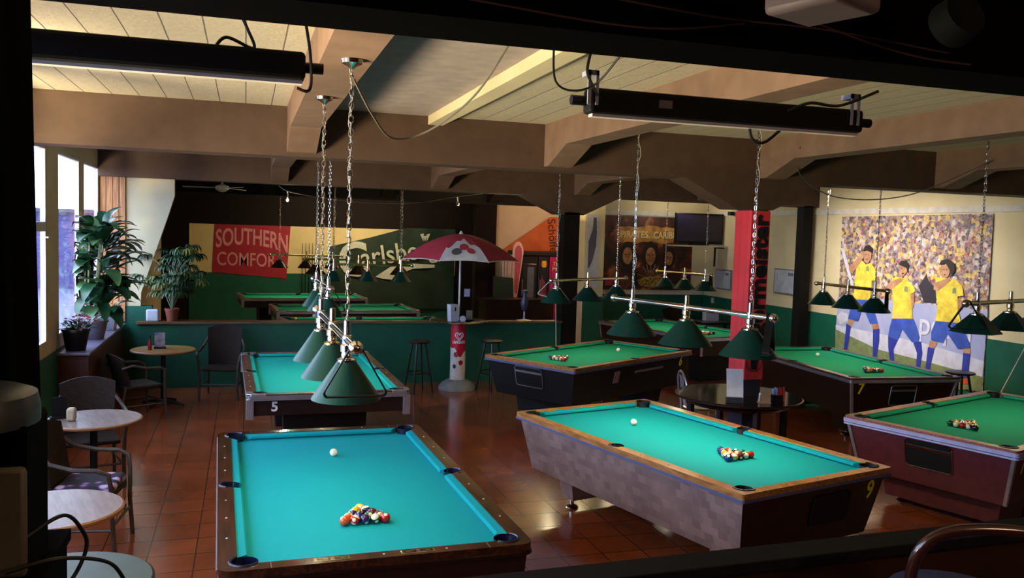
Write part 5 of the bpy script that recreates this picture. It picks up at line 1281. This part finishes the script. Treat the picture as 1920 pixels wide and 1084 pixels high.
MB().box((-0.05, -0.379, 1.60), (0.05, -0.375, 1.76)).build('emblem_plate', mat('yellow_emblem', 'c8b020', 0.5), t, smooth=0)
MB().prism([(-0.09, 0.7), (0.0, 0.65), (0.09, 0.9), (0.05, 1.2), (-0.05, 1.4), (-0.09, 1.1)], -0.372, -0.366, Mxz).build('picture', mat('rosy_picture', '8a3a4a', 0.5, col2='3a2030', scale=12), t, smooth=0)
t = machine('magenta advertising machine right of the cigarette machine', 7.18, 7.62, mat('magenta_metal', '9a1450', 0.4), mat('magenta_face', 'a8165a', 0.4))
moved(text_mb('TRY\nMEN', 0.13, 0.001, bold=0.003), frame_matrix((-0.02, -0.372, 1.62), (1, 0, 0), (0, 0, 1))).build('lettering', mat('pale_yellow_print', 'd8b070', 0.5), t, smooth=0)
o = MB().box((6.3, 19.95, 1.885), (7.75, 20.7, 1.99)).build('machine_canopy', M_blackpl, smooth=0, bevel=0.01); tag(o, 'black canopy board lying across the tops of the drinks machines', 'canopy')
t = thing('drinks_counter', 'low dark counter behind the half wall below the machines', 'counter', (6.5, 18.6, 0))
MB().box((-1.4, -0.3, 0), (0.2, 0.3, 0.9)).build('body', M_dkwood, t, smooth=0); MB().box((-1.45, -0.34, 0.9), (0.22, 0.34, 0.94)).build('top', M_dkwood, t, smooth=0)
t = thing('sign_stand', 'round steel stand base on the half wall before the machines', 'stand', (4.42, 13.47, 0.985))
MB().lathe([(0.13, 0), (0.13, 0.008), (0.05, 0.02), (0.014, 0.03), (0.012, 0.16)], 28).build('base', M_steel, t)
MB().lathe([(0.012, 0.15), (0.05, 0.2), (0.07, 0.3), (0.03, 0.42), (0.05, 0.5), (0.001, 0.52)], 16).build('ornament', mat('grey_violet_metal', '3c3a58', 0.4), t)
o = MB().box((-1.5+0.13, 13.42, 0.985), (-1.5+0.3, 13.52, 1.16)).build('white_box', M_whitepl, smooth=0, bevel=0.02); tag(o, 'pale lavender carton on the half wall left of the fan palm', 'box')

# ceiling fan, wire lights
t = thing('ceiling_fan', 'white three-bladed ceiling fan beyond the second beam at left', 'ceiling fan', (-0.38, 15.2, 3.03), 0.15)
MB().lathe([(0.001, -0.07), (0.05, -0.06), (0.11, -0.02), (0.11, 0.03), (0.03, 0.06), (0.015, 0.07), (0.015, 0.44), (0.05, 0.47)], 20).build('motor', M_white, t)
for k in range(3):
    a = k*2*PI/3+2.95; T_ = Matrix.Rotation(a, 4, 'Z')
    MB().hexa([(0.1, -0.05, -0.004), (0.62, -0.065, -0.012), (0.62, 0.065, 0.004), (0.1, 0.05, 0.004)], [(0.1, -0.05, 0.002), (0.62, -0.065, -0.006), (0.62, 0.065, 0.01), (0.1, 0.05, 0.01)], T_).build('blade', M_white, t, smooth=0)
def wire_spot(lab, x, y, z, on):
    t = thing('wire_spotlight', lab, 'spotlight', (x, y, z), 0, 'halogen spots on the wire')
    MB().tube([(0, 0, 0.02), (0.01, 0, -0.06), (-0.01, -0.02, -0.10)], 0.012, 8).build('arm', M_white, t)
    MB().lathe([(0.02, 0.05), (0.035, 0.0), (0.035, -0.01)], 14, Matrix.Translation((0, -0.03, -0.12)) @ Matrix.Rotation(0.9, 4, 'X'), cap=False).build('reflector', M_chrome, t)
    MB().ball((0, -0.05, -0.14), 0.022, 8).build('bulb', mat('halogen_on', 'ffffff', emit='fff0c0', es=60) if on else M_chrome, t)
    if on: 
        ld = bpy.data.lights.new('halogen_light', 'POINT'); ld.energy = 10; ld.color = (1, 0.9, 0.7); ld.shadow_soft_size = 0.03
        lo = bpy.data.objects.new('halogen_light', ld); COL.objects.link(lo); lo.parent = t; lo.location = (0, -0.11, -0.17)
wire_spot('lit halogen spotlight on the wire above the red lettered banner', 0.71, 16.0, 3.03, True)
wire_spot('unlit halogen spotlight on the wire above the parasol', 3.84, 16.0, 3.06, False)
cable('thin spotlight wire sagging between the two spotlights', [(0.47, 16.0, 3.265), (0.72, 16.0, 3.05), (1.6, 16, 2.93), (2.3, 16, 2.90), (3.1, 16, 2.94), (3.84, 16, 3.08), (5.2, 16, 3.3)], 0.004, M_grcord)

# ================================================================== CABLES NEAR THE CEILING
cable('grey cable looping from the lamp hook across the smooth ceiling', [(0.49, 4.36, 3.2), (0.62, 4.5, 3.02), (0.76, 4.7, 2.93), (0.95, 4.7, 2.98), (1.10, 4.3, 3.12), (1.15, 3.8, 3.32), (1.12, 3.2, 3.45)], 0.006, M_grcord, group=None)
cable('dark cable hanging in a shallow loop left of the right screen housing', [(0.98, 2.76, 3.08), (1.04, 2.9, 2.98), (1.12, 2.93, 2.955), (1.2, 2.9, 2.985), (1.24, 2.76, 3.08)], 0.004, M_cord)
cable('black cable dangling at the left end of the right screen housing', [(1.29, 3.2, 3.15), (1.28, 3.2, 3.08), (1.31, 3.2, 3.02), (1.33, 3.2, 2.99)], 0.006, M_cord)
cable('black cable running to the right end of the right screen housing', [(2.2, 3.2, 2.99), (2.3, 3.18, 3.03), (2.45, 3.18, 3.03), (2.62, 3.15, 3.10)], 0.007, M_cord)
cable('black cable looping under the right screen housing', [(2.05, 3.25, 2.93), (2.07, 3.25, 2.87), (2.13, 3.25, 2.86), (2.22, 3.25, 2.93)], 0.007, M_cord)
cable('thin cord sagging between the joists in front of the right ceiling', [(5.19, 7.3, 3.36), (5.5, 7.7, 3.12), (6.1, 7.85, 2.92), (6.8, 7.6, 2.97), (7.49, 7.2, 3.35)], 0.006, M_grcord)
cable('black cable looping over the left screen housing', [(-0.05, 3.2, 3.22), (0.0, 3.2, 3.12), (0.02, 3.22, 3.06), (-0.07, 3.22, 3.09), (-0.11, 3.22, 3.05)], 0.006, M_cord)
cable('black cable hanging round the right end of the left screen housing', [(0.19, 3.2, 3.2), (0.215, 3.2, 3.05), (0.215, 3.2, 2.93), (0.17, 3.2, 2.93)], 0.006, M_cord)
for k, (lab, pts) in enumerate((('dark red cable stapled along the dark front beam, upper one', [(0.3, 2.43, 3.20), (0.9, 2.43, 3.16), (1.4, 2.43, 3.13), (1.8, 2.43, 3.13), (2.3, 2.43, 3.10)]),
    ('dark red cable sagging low along the dark front beam', [(0.6, 2.43, 3.10), (1.0, 2.43, 3.075), (1.25, 2.43, 3.08), (1.5, 2.43, 3.12)]),
    ('dark red cable falling along the right part of the dark front beam', [(1.75, 2.43, 3.15), (2.0, 2.43, 3.10), (2.2, 2.43, 3.075), (2.4, 2.43, 3.07)]))):
    cable(lab, pts, 0.003, M_redcord)
t = thing('ceiling_projector', 'pale projector box under the ceiling at the top edge', 'projector', (1.54, 2.1, 3.075), 0.35)
MB().box((-0.11, -0.12, 0), (0.11, 0.12, 0.08)).build('body', mat('dimmed_white_plastic', '54474a', 0.6), t, smooth=40, bevel=0.02); MB().tube([(0, 0, 0.07), (0, 0, 0.425)], 0.015).build('mount', M_blackpl, t)  # white casing, its dimness under the ceiling put into the colour
t = thing('ceiling_speaker', 'round black loudspeaker hanging before the dark front beam at top right', 'speaker', (2.08, 2.2, 3.12), 0)
MB().lathe([(0.001, 0.08), (0.07, 0.07), (0.075, 0), (0.07, -0.01), (0.001, -0.012)], 24, Matrix.Rotation(1.2, 4, 'X')).build('body', mat('speaker_black', '050506', 0.8, spec=0.1), t)
MB().tube([(0, 0, 0.05), (0, 0, 0.38)], 0.01).build('mount', M_blackpl, t)

# ================================================================== BAR PLATFORM, NEAR LEFT OBJECTS
rail_ = thing('bar_railing', 'dark wooden railing wall with black top in the right foreground', 'railing', (2.2, 2.5, 0.6), 0.035)
MB().box((-4.1, -0.02, 0.0), (4.3, 0.03, 0.73)).build('panel', mat('brown_rail_panel', '3c1f12', 0.45, col2='2a140c', scale=3), rail_, smooth=0)
MB().box((-4.1, -0.06, 0.73), (4.3, 0.07, 0.77)).build('top_board', M_black, rail_, smooth=0, bevel=0.004)
t = thing('bar_chair', 'dark bentwood bar chair with curved hoop back in the right foreground', 'bar chair', (2.19, 2.14, 0.6), -0.32)
hp = [(-0.2, -0.10, 0.69), (-0.215, -0.16, 0.87), (-0.19, -0.19, 0.955), (-0.12, -0.2, 0.995), (0, -0.2, 1.005), (0.12, -0.2, 0.995), (0.19, -0.19, 0.955), (0.215, -0.16, 0.87), (0.2, -0.10, 0.69)]
MB().tube(smooth_path(hp), 0.018, 12).build('back_hoop', mat('mahogany_bentwood', '3a1a14', 0.2, coat=0.5), t)
MB().lathe([(0.001, 0.68), (0.19, 0.68), (0.21, 0.70), (0.2, 0.725), (0.12, 0.74), (0.001, 0.745)], 28).build('seat', mat('blue_tweed', '3a3c66', 0.8, col2='202244', scale=80), t)
for k in range(4):
    a = PI/4+k*PI/2; MB().tube([(0.14*math.cos(a), 0.14*math.sin(a), 0.685), (0.2*math.cos(a), 0.2*math.sin(a), 0)], 0.014, 8).build('leg', MATS['mahogany_bentwood'], t)
MB().tube([(0.175*math.cos(2*PI*k/24), 0.175*math.sin(2*PI*k/24), 0.28) for k in range(24)], 0.008, 6, closed=True).build('foot_ring', MATS['mahogany_bentwood'], t)
# black curtain
mb = MB(); vs = []; n = 40; m_ = 12
for i in range(n+1):
    u = i/n
    for j in range(m_+1):
        v = j/m_; xr = -0.395+0.05*(1-v)**1.2+(0.02 if v > 0.97 else 0)
        x = -1.05+(xr+1.05)*u; vs.append((x, 1.82+0.03*math.sin(u*38)*(0.6+0.4*(1-v)), 0.62+(3.46-0.62)*v))
fs = [(i*(m_+1)+j, (i+1)*(m_+1)+j, (i+1)*(m_+1)+j+1, i*(m_+1)+j+1) for i in range(n) for j in range(m_)]
nb = len(vs); vs += [(x, y+0.004, z) for x, y, z in vs]; fs += [tuple(nb+q for q in f[::-1]) for f in fs]
mb.add(vs, fs); cu_ = mb.build('curtain', mat('black_velvet', '07080a', 0.95, spec=0.1), smooth=60); tag(cu_, 'black curtain hanging down the left edge in front of the windows', 'curtain')
t = thing('bar_cabinet', 'black cabinet at the lower left edge under the coffee machine', 'cabinet', (-0.62, 1.5, 0.6))
MB().box((-0.4, -0.2, 0), (0.315, 0.2, 1.255)).build('body', mat('matt_black_casing', '060606', 0.9, spec=0.05), t, smooth=0, bevel=0.004); MB().box((-0.4, -0.2, 1.255), (0.32, 0.205, 1.275)).build('top_board', MATS['matt_black_casing'] if 'matt_black_casing' in MATS else mat('matt_black_casing', '060606', 0.9, spec=0.05), t, smooth=0)
t = thing('coffee_machine', 'black and silver coffee machine at the lower left edge before the curtain', 'coffee machine', (-0.42, 1.5, 1.875), 0.0)
MB().box((-0.12, -0.06, 0), (0.105, 0.10, 0.25)).build('body', mat('matt_black_casing', '060606', 0.9, spec=0.05), t, smooth=40, bevel=0.01)
MB().lathe([(0.001, 0.30), (0.09, 0.297), (0.108, 0.29), (0.112, 0.27), (0.112, 0.245), (0.001, 0.245)], 32).build('lid', mat('dull_silver', '4a4c52', 0.35, 0.6), t)
MB().box((0.03, -0.075, 0.02), (0.108, -0.058, 0.19)).build('front_panel', mat('warm_grey_panel', '6a6258', 0.5), t, smooth=40, bevel=0.008)
cable('black cable looping from the coffee machine over the grey-green table', [(-0.32, 1.44, 1.95), (-0.275, 1.5, 1.965), (-0.25, 1.52, 1.93), (-0.245, 1.52, 1.90), (-0.262, 1.5, 1.86), (-0.29, 1.47, 1.84)], 0.0032, M_cord)
cable('black cable lying in a flat arc before the coffee machine', [(-0.335, 1.40, 1.915), (-0.28, 1.42, 1.922), (-0.235, 1.45, 1.91), (-0.20, 1.48, 1.885), (-0.18, 1.5, 1.84)], 0.0032, M_cord)
